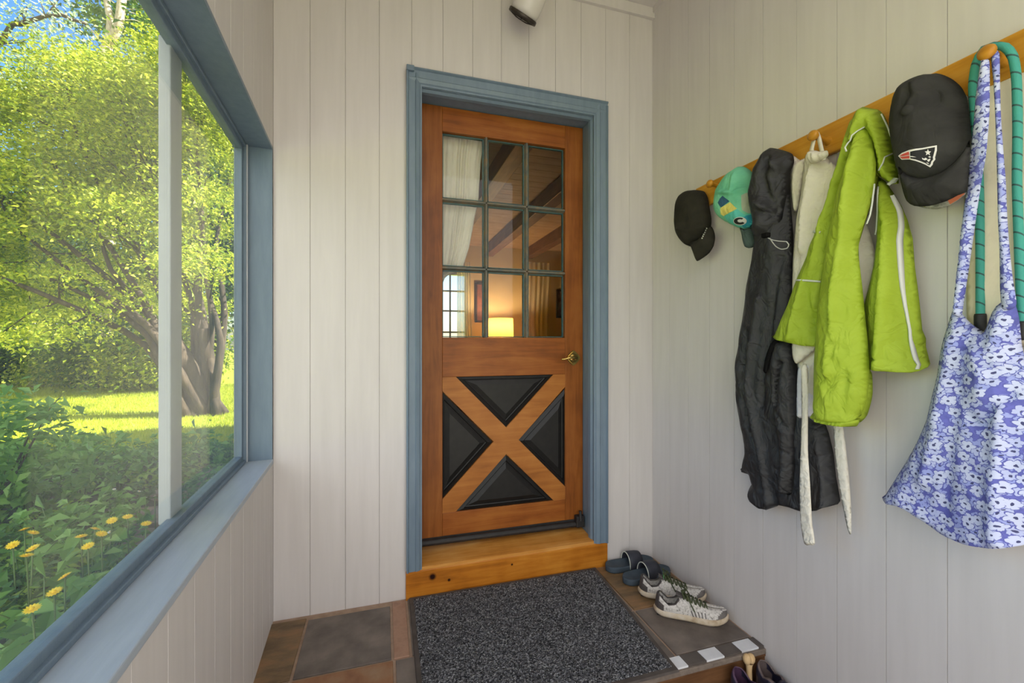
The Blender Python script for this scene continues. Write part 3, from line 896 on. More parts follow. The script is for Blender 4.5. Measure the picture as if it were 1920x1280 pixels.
cr.patch('aqua_panel', [(1358, 406), (1374, 397), (1383, 392), (1396, 402), (1411, 400), (1412, 420), (1404, 426), (1394, 428), (1383, 424), (1366, 415)], mat_cloth('aqua_twill', [(80, 178, 164), (96, 192, 180)]), c2, .001)
cr.patch('sea_panel', [(1392, 420), (1386, 415), (1400, 404), (1412, 402), (1412, 420), (1404, 427), (1396, 428)], mat_cloth('sea_blue_twill', [(36, 132, 156), (46, 146, 170)]), c2, .002)
cr.patch('grey_mesh_panel', [(1390, 366), (1398, 362), (1406, 360), (1416, 362), (1416, 398), (1404, 400), (1392, 394)], mat_cloth('grey_mesh', [(150, 160, 140), (170, 176, 158)]), c2, .001)
ring = lambda cx, cy, rx, ry, a0, a1, n=18: [(cx + rx * math.cos(a0 + (a1 - a0) * k / n), cy + ry * math.sin(a0 + (a1 - a0) * k / n)) for k in range(n + 1)]
cr.patch('letter_outline', ring(1388.5, 414.5, 12.5, 7.8, 0, 2 * PI * .999), LET, c2, .003, .004)
cr.patch('letter_c', ring(1388.5, 414.5, 11, 6.6, .6, 2 * PI - .9) + ring(1389.5, 414, 5.5, 3.0, 2 * PI - 1.0, .7), mat_plain('black_thread', (24, 26, 24), .8), c2, .0042, .004)
br = Cloth([(1387, 426), (1390, 438), (1392, 450), (1396, 462), (1404, 465), (1415, 462), (1420, 450), (1420, 430), (1405, 427), (1396, 430)], (.095, .06), .02, .03, [([(1394, 446), (1405, 450), (1416, 446)], -.003, .003), ([(1394, 453), (1405, 457), (1416, 453)], -.003, .003)], None, .006, back=.004, seed=4)
br.build('brim', mat_cloth('dark_green_twill', [(58, 74, 70), (72, 88, 84)]), c2)

# ------------------------------------------------------------------ black jacket
NYL = mat_cloth('black_nylon', [(33, 32, 33), (41, 40, 42)], .5, 1.0, 800, .4, crinkle=.34)
DEEPBLK = mat_cloth('slit_and_lock_black', [(14, 13, 13), (20, 19, 19)], .8, 1, 800, .1)
bj = hang('hooded_jacket', 'black nylon hooded jacket hanging next to mint cap', 'jacket', 1445, 600, .04)
body = Cloth([(1443, 285), (1430, 300), (1418, 330), (1411, 370), (1412, 420), (1413, 455), (1409, 486), (1400, 530), (1395, 575), (1386, 634), (1381, 689), (1381, 751), (1386, 779), (1392, 812), (1397, 845), (1392, 879), (1406, 888), (1412, 910), (1425, 938), (1440, 951), (1456, 953), (1464, 946), (1480, 944), (1500, 948), (1521, 956), (1552, 954), (1577, 944), (1568, 895), (1563, 850), (1554, 812), (1540, 775), (1520, 720), (1500, 640), (1492, 560), (1487, 500), (1487, 440), (1484, 400), (1480, 350), (1480, 300), (1462, 284)], (.05, .03), .05, .055,
             [([(1430, 560), (1420, 640), (1412, 720), (1425, 800), (1440, 900), (1448, 950)], .012, .016), ([(1405, 620), (1400, 720), (1408, 800)], -.008, .012), ([(1462, 480), (1452, 580), (1440, 680), (1434, 760)], -.010, .012), ([(1475, 460), (1474, 620)], .008, .012), ([(1530, 800), (1545, 900), (1548, 950)], .012, .016), ([(1412, 810), (1430, 860), (1436, 940)], -.008, .01), ([(1425, 640), (1405, 655)], .006, .008)],
             [(.010, 14, 4, 2), (.006, 30, 9, 7)], .008, seed=6, crease=.008, sharp=True, hem=[[(1392, 879), (1406, 888)], [(1412, 910), (1425, 938), (1440, 951), (1456, 953), (1464, 946), (1480, 944), (1500, 948), (1521, 956), (1552, 954), (1577, 944)]])
bodyo = body.build('body', NYL, bj)
hood = Cloth([(1443, 277), (1432, 286), (1423, 300), (1413, 318), (1410, 333), (1405, 361), (1407, 385), (1411, 415), (1412, 438), (1424, 448), (1440, 446), (1452, 440), (1464, 420), (1470, 390), (1478, 352), (1482, 322), (1489, 305), (1486, 289), (1466, 281)], (.09, .05), .055, .05,
             [([(1444, 280), (1452, 310), (1462, 350), (1460, 400)], .012, .010), ([(1440, 300), (1432, 330), (1436, 365), (1446, 390)], -.016, .014), ([(1420, 380), (1436, 390), (1456, 372)], .010, .010), ([(1425, 395), (1440, 402), (1455, 395)], -.01, .008), ([(1470, 290), (1472, 340)], -.008, .01)], [(.008, 20, 14, 4)], .008, seed=7, crease=.008)
hood.build('hood', NYL, bj)
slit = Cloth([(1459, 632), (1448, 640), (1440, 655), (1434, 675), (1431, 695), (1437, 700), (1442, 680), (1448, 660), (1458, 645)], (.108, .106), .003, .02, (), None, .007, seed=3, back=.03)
slit.build('slit_shade', DEEPBLK, bj)  # dark sheet laid on the body, standing for shade in the slit
slv = Cloth([(1456, 640), (1448, 668), (1445, 700), (1447, 740), (1452, 790), (1459, 830), (1462, 870), (1461, 914), (1472, 921), (1485, 926), (1488, 900), (1490, 860), (1493, 800), (1493, 720), (1489, 670), (1483, 640), (1468, 634)], (.09, .08), .03, .03,
            [([(1464, 680), (1456, 720), (1455, 760)], -.022, .008), ([(1478, 650), (1480, 760), (1482, 880)], .008, .008), ([(1456, 770), (1474, 800)], -.006, .005), ([(1452, 790), (1472, 812)], .006, .005), ([(1462, 840), (1476, 852)], -.006, .005)], [(.006, 22, 9, 5)], .007, seed=8, crease=.008)
slv.build('sleeve', NYL, bj)
cuf = Cloth([(1461, 892), (1461, 915), (1472, 922), (1486, 927), (1488, 902), (1475, 896)], (.088, .078), .036, .03, (), None, .006, seed=9, sharp=True, hem=[[(1466, 918), (1472, 922), (1482, 926)]])
cuf.build('cuff', NYL, bj)
CORDW = mat_plain('grey_cord', (188, 186, 182), .7)
pts = [(1440, 446), (1449, 450), (1462, 452), (1475, 453), (1479, 458), (1476, 465), (1465, 467), (1455, 462), (1447, 452), (1443, 446)]
P3 = [on_x(x, y, XR - .155 + .002 * k) for k, (x, y) in enumerate(pts)]
v, f = tube([Vector(q) for q in catmull([tuple(p) for p in P3], .006)], .0016, 6)
obj('drawcord', v, f, CORDW, bj)['label'] = 'pale drawcord loop'
p = on_x(1436, 441, XR - .15); mb = MB(); mb.box(p.x - .009, p.x + .009, p.y - .012, p.y + .012, p.z - .008, p.z + .008, .003); mb.build('cord_lock', DEEPBLK, bj)

# ------------------------------------------------------------------ cream apron
CRM = mat_cloth('cream_cotton', [(214, 206, 190), (226, 219, 204)], .85, 1, 800, .15)
CRM2 = mat_cloth('white_lavender_cotton', [(206, 202, 210), (222, 219, 224)], .85, 1, 800, .15)
ap = hang('apron', 'cream cotton apron half hidden between black and green jackets', 'apron', 1525, 600, .02)
bib = Cloth([(1512, 288), (1505, 325), (1500, 370), (1493, 408), (1489, 450), (1486, 500), (1485, 560), (1485, 620), (1486, 665), (1495, 692), (1495, 780), (1523, 784), (1545, 760), (1610, 740), (1645, 620), (1642, 480), (1610, 380), (1575, 320), (1554, 300), (1540, 288)], (.055, .03), .03, .05,
            [([(1530, 300), (1515, 380), (1508, 470)], .012, .012), ([(1545, 300), (1540, 380), (1528, 440)], -.010, .010), ([(1500, 420), (1496, 560)], -.006, .01), ([(1514, 690), (1508, 780)], -.01, .008)], [(.008, 16, 4, 9)], .010, seed=11, crease=.004)
bib.build('bib', CRM, ap)
fold_ = Cloth([(1486, 640), (1486, 668), (1493, 682), (1510, 670), (1531, 652), (1531, 640), (1505, 636)], (.098, .088), .01, .02, (), None, .008, seed=3)
fold_.build('folded_corner', CRM, ap)
bf = Cloth([(1486, 292), (1482, 318), (1481, 345), (1484, 372), (1489, 398), (1497, 390), (1503, 360), (1507, 325), (1512, 296), (1500, 300)], (.03, .02), .02, .03, (), [(.006, 16, 6, 4)], .008, seed=12)
bf.build('side_flap', CRM, ap)
skirt = Cloth([(1496, 690), (1493, 730), (1493, 782), (1500, 786), (1514, 780), (1524, 788), (1534, 775), (1536, 700), (1530, 660), (1510, 676)], (.075, .06), .012, .02, [([(1508, 680), (1506, 780)], -.008, .006)], None, .008, seed=13)
skirt.build('skirt', CRM2, ap)
s1 = Cloth([(1503, 690), (1503, 785), (1501, 847), (1499, 909), (1501, 978), (1508, 1019), (1518, 1021), (1528, 1019), (1523, 980), (1519, 909), (1515, 845), (1515, 785), (1515, 690)], (.115, .113), .004, .01, [([(1502, y), (1527, y + 3)], .004, .004) for y in range(860, 1015, 17)], [(.012, 5, 7, 3)], .006, seed=14, back=.004)
s1.build('apron_string', CRM, ap)
s2 = Cloth([(1560, 770), (1563, 810), (1566, 857), (1576, 925), (1589, 992), (1596, 1001), (1596, 960), (1593, 905), (1587, 847), (1581, 797), (1578, 770)], (.05, .045), .004, .01, [([(1565, y), (1595, y + 3)], .003, .004) for y in range(800, 990, 19)], [(.008, 5, 7, 9)], .006, seed=15, back=.004)
s2.build('apron_string', CRM, ap)
l1 = on_x(1524, 254, XR - .07)
def strip(pts, w, name, par, mat, off0, off1):
    n = len(pts); V = []; 
    for k, (x, y) in enumerate(pts):
        p = on_x(x, y, XR - off0 - (off1 - off0) * k / (n - 1))
        for (a, b) in ((-1, -1), (1, -1), (1, 1), (-1, 1)): V.append((p.x + b * .0015, p.y + a * w / 2, p.z))
    f = [(k * 4 + a, k * 4 + (a + 1) % 4, k * 4 + 4 + (a + 1) % 4, k * 4 + 4 + a) for k in range(n - 1) for a in range(4)] + [(3, 2, 1, 0), (n * 4 - 4, n * 4 - 3, n * 4 - 2, n * 4 - 1)]
    return obj(name, V, f, mat, par, uv=[(q[1], q[2]) for q in V])
strip([(1522, 300), (1522, 280), (1526, 262), (1531, 250)], .013, 'neck_loop', ap, CRM, .085, .065)
strip([(1545, 300), (1540, 278), (1536, 260), (1532, 249)], .012, 'neck_loop', ap, CRM, .085, .065)
knot = Cloth([(1516, 284), (1514, 296), (1520, 306), (1530, 306), (1542, 300), (1553, 292), (1551, 282), (1538, 284), (1528, 282)], .085, .016, .012, [([(1525, 284), (1530, 306)], .006, .004)], None, .005, seed=16)
knot.build('gathered_knot', CRM, ap)

# ------------------------------------------------------------------ lime green jacket
LIME = mat_cloth('lime_nylon', [(148, 168, 40), (158, 178, 52)], .62, 1.0, 800, .3, crinkle=.4)
PIPE = mat_plain('white_piping', (205, 208, 196), .6)
ZIPM = mat_plain('white_zip', (214, 212, 206), .55)
gj = hang('windbreaker', 'lime green windbreaker with white piping and a white zip', 'jacket', 1610, 450, .06)
bk = Cloth([(1606, 212), (1592, 228), (1580, 262), (1570, 300), (1560, 340), (1545, 385), (1530, 430), (1513, 476), (1492, 526), (1477, 570), (1462, 605), (1452, 631), (1465, 634), (1482, 638), (1504, 642), (1526, 648), (1560, 650), (1600, 640), (1606, 560), (1600, 490), (1618, 430), (1650, 330), (1655, 240), (1640, 215)], (.085, .05), .055, .06,
           [([(1600, 260), (1570, 360), (1535, 470), (1505, 570), (1490, 635)], .014, .016), ([(1610, 290), (1585, 400), (1555, 520), (1525, 620)], -.012, .014), ([(1540, 440), (1520, 520), (1520, 560), (1530, 640)], -.010, .010), ([(1520, 620), (1530, 600)], .006, .006)], [(.008, 14, 5, 12), (.004, 30, 12, 3)], .008, seed=21, crease=.006, sharp=True, hem=[[(1452, 631), (1465, 634), (1482, 638), (1504, 642), (1526, 648), (1560, 650), (1600, 640)]])
bk.build('back_body', LIME, gj)
fr_ = Cloth([(1646, 330), (1660, 340), (1675, 362), (1690, 386), (1701, 412), (1711, 447), (1715, 500), (1720, 535), (1725, 577), (1729, 618), (1736, 634), (1736, 650), (1746, 688), (1736, 695), (1724, 698), (1700, 697), (1668, 694), (1628, 690), (1625, 625), (1620, 572), (1628, 540), (1637, 500), (1643, 450), (1644, 390)], (.07, .025), .05, .05,
           [([(1660, 360), (1665, 450), (1660, 560), (1655, 690)], .012, .014), ([(1650, 420), (1645, 520), (1636, 640)], -.008, .010), ([(1680, 380), (1684, 450), (1685, 540), (1690, 640)], -.010, .012), ([(1704, 430), (1708, 520), (1714, 620)], .010, .012), ([(1635, 672), (1690, 680), (1715, 684)], -.006, .005)], [(.008, 16, 4, 5), (.004, 30, 12, 8)], .008, seed=22, crease=.006, sharp=True, hem=[[(1746, 688), (1736, 695), (1724, 698), (1700, 697), (1668, 694), (1628, 690)]])
fro = fr_.build('front_panel', LIME, gj)
sl2 = Cloth([(1620, 680), (1628, 690), (1635, 700), (1636, 740), (1626, 778), (1612, 792), (1604, 790), (1606, 740)], (.08, .06), .02, .02, (), None, .008, seed=25)
sl2.build('far_cuff', LIME, gj)
sl = Cloth([(1612, 240), (1600, 262), (1588, 300), (1572, 350), (1560, 400), (1549, 460), (1540, 520), (1534, 570), (1530, 620), (1526, 680), (1525, 740), (1526, 780), (1545, 784), (1566, 788), (1590, 790), (1610, 786), (1626, 746), (1630, 690), (1627, 640), (1623, 600), (1617, 540), (1611, 490), (1610, 460), (1616, 432), (1628, 395), (1640, 345), (1642, 300), (1634, 260), (1624, 240)], (.125, .105), .045, .05,
           [([(1612, 260), (1600, 330), (1585, 430), (1570, 560), (1560, 700)], .014, .014), ([(1625, 270), (1610, 350), (1600, 430), (1590, 520)], -.012, .012), ([(1590, 520), (1600, 640), (1605, 740)], .008, .012), ([(1560, 560), (1562, 620), (1570, 650), (1563, 680)], -.010, .006), ([(1545, 720), (1560, 760)], .006, .008), ([(1590, 700), (1580, 770)], -.006, .008)], [(.008, 16, 5, 15), (.004, 34, 14, 3)], .008, seed=23, crease=.007, hem=[[(1526, 780), (1545, 784), (1566, 788), (1590, 790), (1610, 786)]])
sl.build('sleeve', LIME, gj)
cf = Cloth([(1525, 776), (1525, 787), (1545, 790), (1566, 795), (1588, 798), (1606, 799), (1611, 786), (1590, 782), (1560, 778)], (.13, .11), .035, .02, [([(x, 777), (x, 800)], .004, .0035) for x in range(1532, 1610, 7)], None, .005, seed=24, hem=[[(1540, 789), (1545, 790), (1566, 795), (1588, 798), (1596, 798)]])
cf.build('elastic_cuff', LIME, gj)
hd = Cloth([(1617, 200), (1606, 206), (1598, 222), (1592, 244), (1590, 268), (1604, 258), (1618, 242), (1630, 262), (1640, 292), (1644, 324), (1660, 338), (1672, 346), (1685, 344), (1683, 318), (1681, 292), (1675, 262), (1666, 236), (1656, 214), (1645, 205), (1632, 203)], (.135, .055), .04, .035,
           [([(1625, 206), (1640, 250), (1655, 300)], .014, .012), ([(1645, 215), (1660, 260), (1668, 310)], -.010, .010), ([(1612, 215), (1606, 245)], -.006, .008), ([(1650, 320), (1672, 300)], .008, .008)], [(.008, 22, 14, 6)], .007, seed=26, crease=.008)
hd.build('hood', LIME, gj)
hd.cord('piping', [(1622, 238), (1608, 246), (1595, 264), (1588, 284)], .0022, PIPE, gj, .002)
hd.cord('piping', [(1653, 214), (1664, 236), (1674, 264)], .0022, PIPE, gj, .002)
hd.cord('piping', [(1648, 320), (1656, 306), (1666, 296), (1679, 286)], .0022, PIPE, gj, .002)
sl.cord('piping', [(1641, 345), (1636, 385), (1626, 420)], .0022, PIPE, gj, .002)
fr_.cord('piping', [(1648, 350), (1646, 400), (1642, 440)], .0022, PIPE, gj, .002)
bk.ribbon('pocket_trim', [(1493, 525), (1515, 526), (1540, 528)], .006, PIPE, gj, .003)
bk.ribbon('pocket_trim', [(1526, 434), (1532, 435), (1540, 436)], .008, PIPE, gj, .004)
fr_.ribbon('zip', [(1676, 366), (1688, 392), (1692, 425), (1691, 490), (1694, 535), (1700, 580), (1707, 620), (1714, 655), (1721, 692)], .0065, ZIPM, gj, .003)
hd.ribbon('zip', [(1684, 334), (1674, 341), (1667, 347)], .008, PIPE, gj, .002)

# ------------------------------------------------------------------ cap hidden behind the black team cap
oc = hang('baseball_cap', 'patterned orange and grey cap almost hidden behind black team cap', 'cap', 1770, 330, .03)
CAMO = mat_noise('grey_camo', [(70, 72, 70), (150, 150, 142), (204, 202, 194)], (1, 1, 1), 60, .8, .1)
c = Cloth([(1712, 170), (1695, 220), (1690, 300), (1702, 360), (1740, 380), (1790, 370), (1815, 340), (1822, 260), (1820, 190), (1780, 160)], .03, .04, .06, (), None, .012, 'ell', seed=31)
c.build('crown', CAMO, oc)
c = Cloth([(1700, 350), (1712, 382), (1735, 390), (1758, 392), (1780, 385), (1798, 374), (1810, 364), (1812, 340), (1760, 320)], (.055, .05), .02, .03, (), None, .007, seed=32)
bo = c.build('brim', CAMO, oc)
c.patch('orange_edge', [(1776, 372), (1782, 383), (1797, 374), (1809, 364), (1811, 354), (1795, 362)], mat_plain('orange_cloth', (214, 122, 84), .8), oc, .0015)
c.patch('yellow_green_edge', [(1706, 372), (1712, 381), (1735, 388), (1738, 380)], mat_plain('yellow_green_cloth', (150, 156, 70), .8), oc, .0015)

# ------------------------------------------------------------------ big black cap with the emblem
BLK2 = mat_cloth('washed_black_cotton', [(44, 43, 42), (58, 57, 54)], .85, .6, 700, .15, crinkle=.3)
pc_ = hang('baseball_cap', 'large black baseball cap with embroidered red and white emblem', 'cap', 1750, 260, .06)
cr = Cloth([(1699, 157), (1712, 149), (1732, 141), (1754, 137), (1770, 141), (1786, 149), (1802, 163), (1813, 184), (1817, 215), (1821, 255), (1819, 285), (1808, 300), (1780, 330), (1740, 345), (1700, 340), (1688, 325), (1681, 295), (1675, 258), (1673, 228), (1679, 190), (1689, 167)], (.105, .05), .075, .10,
           [([(1699, 160), (1702, 180), (1690, 200)], -.006, .008), ([(1740, 160), (1748, 186), (1775, 200), (1812, 195)], -.022, .016), ([(1712, 150), (1725, 175), (1745, 160)], .012, .010), ([(1780, 152), (1800, 185), (1815, 230)], .010, .010), ([(1735, 172), (1716, 190), (1705, 208)], -.004, .004)], [(.008, 14, 14, 21)], .007, 'ell', seed=33, crease=.004)
cr.build('crown', BLK2, pc_)
br = Cloth([(1684, 312), (1700, 328), (1728, 334), (1756, 326), (1784, 308), (1806, 284), (1818, 262), (1819, 285), (1817, 312), (1813, 360), (1796, 366), (1774, 377), (1742, 386), (1714, 386), (1700, 377), (1692, 355)], (.135, .10), .04, .05, (), [(.004, 10, 10, 2)], .008, back=.004, seed=34)
br.build('brim', BLK2, pc_)
P0 = cr.px((1702, 207)); w0 = Vector(cr.surf([P0], .001)[0])
mb = MB(); mb.lathe([(.013, 0), (.013, .004), (.008, .008), (0, .009)], 16, Matrix.Translation(w0) @ Matrix.Rotation(-PI / 2, 4, 'Y') @ Matrix.Rotation(.5, 4, 'X')); mb.build('top_button', BLK2, pc_, smooth=True)
zz = lambda x, y: (1650 + x / 3.367, 40 + y / 3.367)
WTH = mat_plain('white_thread', (214, 210, 204), .8); BTH = mat_plain('black_thread_fill', (22, 21, 22), .8); RTH = mat_plain('red_thread', (196, 74, 62), .8)
em = cr.patch('emblem', [zz(*p) for p in ((118, 850), (140, 832), (190, 812), (270, 800), (362, 783), (362, 815), (350, 858), (352, 872), (338, 890), (335, 905), (320, 922), (290, 905), (262, 893), (230, 882), (190, 872), (140, 874))], WTH, pc_, .0022, .004)
em['label'] = 'white edged emblem'
cr.patch('emblem_field', [zz(*p) for p in ((196, 824), (270, 810), (352, 795), (350, 815), (338, 858), (340, 872), (328, 886), (325, 900), (316, 910), (292, 895), (262, 883), (230, 872), (198, 866))], BTH, pc_, .0034, .004)
cr.patch('emblem_tip', [zz(*p) for p in ((128, 851), (145, 840), (186, 823), (190, 843), (150, 851))], RTH, pc_, .0034, .004)
cr.patch('emblem_tip', [zz(*p) for p in ((130, 856), (150, 856), (190, 848), (190, 866), (145, 868))], RTH, pc_, .0034, .004)
cx, cy = 310, 829
star = []
for k in range(10):
    r = 21 if k % 2 == 0 else 9; a = -PI / 2 + k * PI / 5; star.append(zz(cx + r * math.cos(a), cy + r * math.sin(a)))
cr.patch('emblem_star', star, WTH, pc_, .0046, .004)
cr.patch('emblem_stripe', [zz(*p) for p in ((195, 851), (215, 853), (236, 858), (215, 858), (195, 856))], WTH, pc_, .0046, .004)
for q in (((272, 862), (285, 868), (296, 862), (308, 872), (290, 878), (276, 872)), ((305, 880), (312, 872), (326, 868), (322, 880), (314, 888)), ((312, 856), (322, 852), (330, 858), (320, 862)), ((300, 890), (310, 894), (318, 902), (306, 898))):
    cr.patch('emblem_mark', [zz(*p) for p in q], WTH, pc_, .0046, .004)

# ------------------------------------------------------------------ cream panel, rope, floral top
cp = hang('cloth', 'plain cream cloth hanging flat behind the floral top and rope', 'cloth', 1860, 300, .006)
c = Cloth([(1818, 172), (1870, 148), (1925, 124), (1990, 95), (1990, 660), (1930, 650), (1850, 640), (1815, 610), (1812, 500), (1812, 350)], (.012, .010), .012, .04, [([(1850, 200), (1850, 550)], .004, .02)], [(.004, 8, 3, 2)], .015, seed=41, back=.008)
c.build('cream_sheet', mat_cloth('cream_canvas', [(226, 212, 184), (234, 222, 196)], .85, .4, 800, .15, crinkle=.15), cp)
ROPEM, nt_, bs_ = new_mat('teal_rope')
v_ = node(nt_, 'ShaderNodeTexCoord'); wv = node(nt_, 'ShaderNodeTexWave'); wv.inputs['Scale'].default_value = 11; wv.inputs['Distortion'].default_value = .4
mpp = node(nt_, 'ShaderNodeMapping'); mpp.inputs['Rotation'].default_value = (0, math.radians(62), math.radians(20)); L(nt_, v_.outputs['Object'], mpp.inputs[0]); L(nt_, mpp.outputs[0], wv.inputs[0])
L(nt_, ramp(nt_, wv.outputs['Fac'], [(.955, lin(60, 150, 136)), (.985, lin(44, 76, 74))]), bs_.inputs['Base Color']); bs_.inputs['Roughness'].default_value = .7
bump(nt_, bs_, noise_tex(nt_, mapping(nt_), 500, 2), .3, .002)
rp = hang('rope', 'teal rope with black ends looped over the nearest peg', 'rope', 1860, 98, .06)
RP = [(1838, 600, .030), (1838, 500, .030), (1837, 400, .032), (1834, 300, .034), (1827, 210, .038), (1824, 160, .042), (1830, 118, .05), (1844, 92, .056), (1862, 86, .060), (1884, 88, .062), (1899, 106, .058), (1906, 150, .05), (1908, 240, .045), (1907, 340, .042), (1910, 440, .038), (1913, 520, .036), (1917, 615, .034)]
RW = [tuple(on_x(x, y, XR - o_)) for x, y, o_ in RP]
v, f = tube([Vector(q) for q in catmull(RW, .01)], .0080, 12); obj('cord', v, f, ROPEM, rp)
for k, e in ((0, -1), (-1, -1)):
    p = Vector(RW[k]); mb = MB(); mb.lathe([(.0, .016), (.0098, .015), (.0108, .010), (.0108, -.022), (.007, -.026), (0, -.027)], 16, Matrix.Translation(p)); mb.build('end_cap', RUBBER, rp, smooth=True)

FLO = mat_floral('floral_cotton')
ft = hang('halter_top', 'blue halter top printed with white flowers hanging nearest on the rail', 'top', 1850, 760, .05)
fb = Cloth([(1787, 582), (1795, 580), (1803, 586), (1815, 600), (1830, 613), (1845, 622), (1853, 605), (1860, 586), (1868, 574), (1877, 567), (1890, 566), (1902, 566), (1911, 595), (1917, 650), (1930, 700), (1950, 780), (1965, 870), (1965, 960), (1945, 1012), (1920, 1020), (1880, 1022), (1830, 1014), (1785, 997), (1750, 971), (1711, 946), (1680, 941), (1660, 931), (1674, 906), (1699, 866), (1720, 828), (1737, 788), (1747, 745), (1757, 705), (1763, 665), (1771, 630)], (.045, .06), .05, .05,
           [([(1845, 640), (1850, 680), (1870, 700), (1900, 690)], -.010, .010), ([(1780, 640), (1770, 760), (1740, 900)], .010, .016), ([(1810, 640), (1800, 780), (1780, 960)], -.008, .014), ([(1830, 780), (1850, 800), (1870, 770), (1890, 740)], -.012, .008), ([(1890, 760), (1880, 900), (1875, 1010)], .012, .018), ([(1900, 640), (1895, 740), (1905, 900)], -.010, .012), ([(1845, 660), (1848, 740)], .008, .014), ([(1760, 800), (1730, 880)], -.006, .012)], [(.012, 9, 4, 3), (.005, 20, 9, 7)], .010, seed=51, crease=.008, hem=[[(1945, 1012), (1920, 1020), (1880, 1022), (1830, 1014), (1785, 997), (1750, 971), (1711, 946), (1680, 941), (1660, 931)]])
fb.build('bodice', FLO, ft)
st = Cloth([(1840, 112), (1848, 110), (1855, 114), (1856, 160), (1855, 218), (1849, 290), (1842, 330), (1833, 390), (1826, 440), (1816, 510), (1809, 555), (1803, 592), (1794, 594), (1787, 584), (1792, 530), (1799, 470), (1806, 400), (1813, 345), (1819, 290), (1825, 233), (1830, 175)], (.075, .085), .008, .012, (), [(.014, 5, 5, 8)], .0048, seed=52, back=.006)
st.build('neck_strap', FLO, ft)
st = Cloth([(1858, 104), (1866, 94), (1874, 101), (1875, 150), (1877, 218), (1882, 290), (1886, 340), (1889, 410), (1893, 465), (1899, 520), (1906, 570), (1895, 580), (1879, 578), (1875, 540), (1874, 470), (1871, 410), (1869, 310), (1866, 220), (1863, 160)], (.075, .075), .008, .010, (), [(.010, 5, 5, 4)], .0045, seed=53, back=.006)
st.build('neck_strap', FLO, ft)

# ------------------------------------------------------------------ door mat
mt = thing('door_mat', 'charcoal looped door mat with rubber border in front of the door', 'door mat', (.56, 1.62, .004))
MATM, nt_, bs_ = new_mat('charcoal_loop_pile')
vv = mapping(nt_)
vo = node(nt_, 'ShaderNodeTexVoronoi'); vo.inputs['Scale'].default_value = 240; L(nt_, vv, vo.inputs['Vector'])
sp = node(nt_, 'ShaderNodeSeparateColor'); L(nt_, vo.outputs['Color'], sp.inputs[0])
L(nt_, ramp(nt_, sp.outputs[0], [(.0, lin(42, 42, 44)), (.4, lin(84, 84, 87)), (.75, lin(128, 128, 131)), (1, lin(178, 178, 180))]), bs_.inputs['Base Color'])
bs_.inputs['Roughness'].default_value = .95; bs_.inputs['Specular IOR Level'].default_value = .1
bump(nt_, bs_, vo.outputs['Distance'], 1.0, .006)
mcr = [Vector((.107, 1.968)), Vector((1.035, 1.962)), Vector((.992, 1.262)), Vector((.104, 1.262))]
def mat_pt(s, t):
    a = mcr[3].lerp(mcr[2], s); b = mcr[0].lerp(mcr[1], s); return a.lerp(b, t)
nx, ny = 190, 150
rg = np.random.default_rng(2)
V = []; F = []
for j in range(ny + 1):
    for i in range(nx + 1):
        s_, t_ = .018 + .964 * i / nx, .026 + .950 * j / ny
        p = mat_pt(s_, t_); e = min(i, nx - i, j, ny - j)
        V.append((p.x + rg.uniform(-.0018, .0018), p.y + rg.uniform(-.0018, .0018), .0105 + (rg.uniform(0, .0052) if e > 0 else -.003)))
for j in range(ny):
    for i in range(nx):
        a = j * (nx + 1) + i; F.append((a, a + 1, a + nx + 2, a + nx + 1))
obj('pile', V, F, MATM, mt)
mb = MB()
c4 = [mat_pt(0, 0), mat_pt(1, 0), mat_pt(1, 1), mat_pt(0, 1)]
c3 = [mat_pt(.004, .005), mat_pt(.996, .005), mat_pt(.996, .995), mat_pt(.004, .995)]
v = [(p.x, p.y, .0035) for p in c4] + [(p.x, p.y, .0105) for p in c3]
mb.add(v, [(3, 2, 1, 0), (4, 5, 6, 7)] + [(k, (k + 1) % 4, 4 + (k + 1) % 4, 4 + k) for k in range(4)])
mb.build('rubber_border', mat_noise('grey_rubber', [(66, 58, 54), (84, 76, 70)], (1, 1, 1), 20, .8, .2), mt)

# ------------------------------------------------------------------ shoes
def foot_w(x, L_):      # half width of the sole at x (0 heel .. L toe)
    t = x / L_
    ks = [0, .03, .10, .25, .45, .62, .75, .87, .95, .985, 1.0]
    ws = [0, .020, .031, .034, .033, .040, .043, .037, .025, .013, 0]
    return np.interp(t, ks, ws)
def perimeter(L_, n=44, grow=0.0):
    """closed loop of (x,y) from the toe round the right side, the heel and back"""
    out = []
    for k in range(n + 1):
        a = PI * k / n; x = L_ * (1 + math.cos(a)) / 2; out.append((x, foot_w(x, L_)))
    loop = [(x, w) for x, w in out] + [(x, -w) for x, w in out[-2:0:-1]]
    sm = np.array(loop)
    for _ in range(2): sm = (np.roll(sm, 1, 0) + 2 * sm + np.roll(sm, -1, 0)) / 4
    if grow:
        c = sm - np.array([L_ * .5, 0]); nrm = np.roll(sm, -1, 0) - np.roll(sm, 1, 0); nrm = np.stack([-nrm[:, 1], nrm[:, 0]], 1); nrm /= np.linalg.norm(nrm, axis=1)[:, None] + 1e-9
        sgn = np.sign((nrm * c).sum(1))[:, None]; sm = sm + nrm * sgn * grow
    return sm


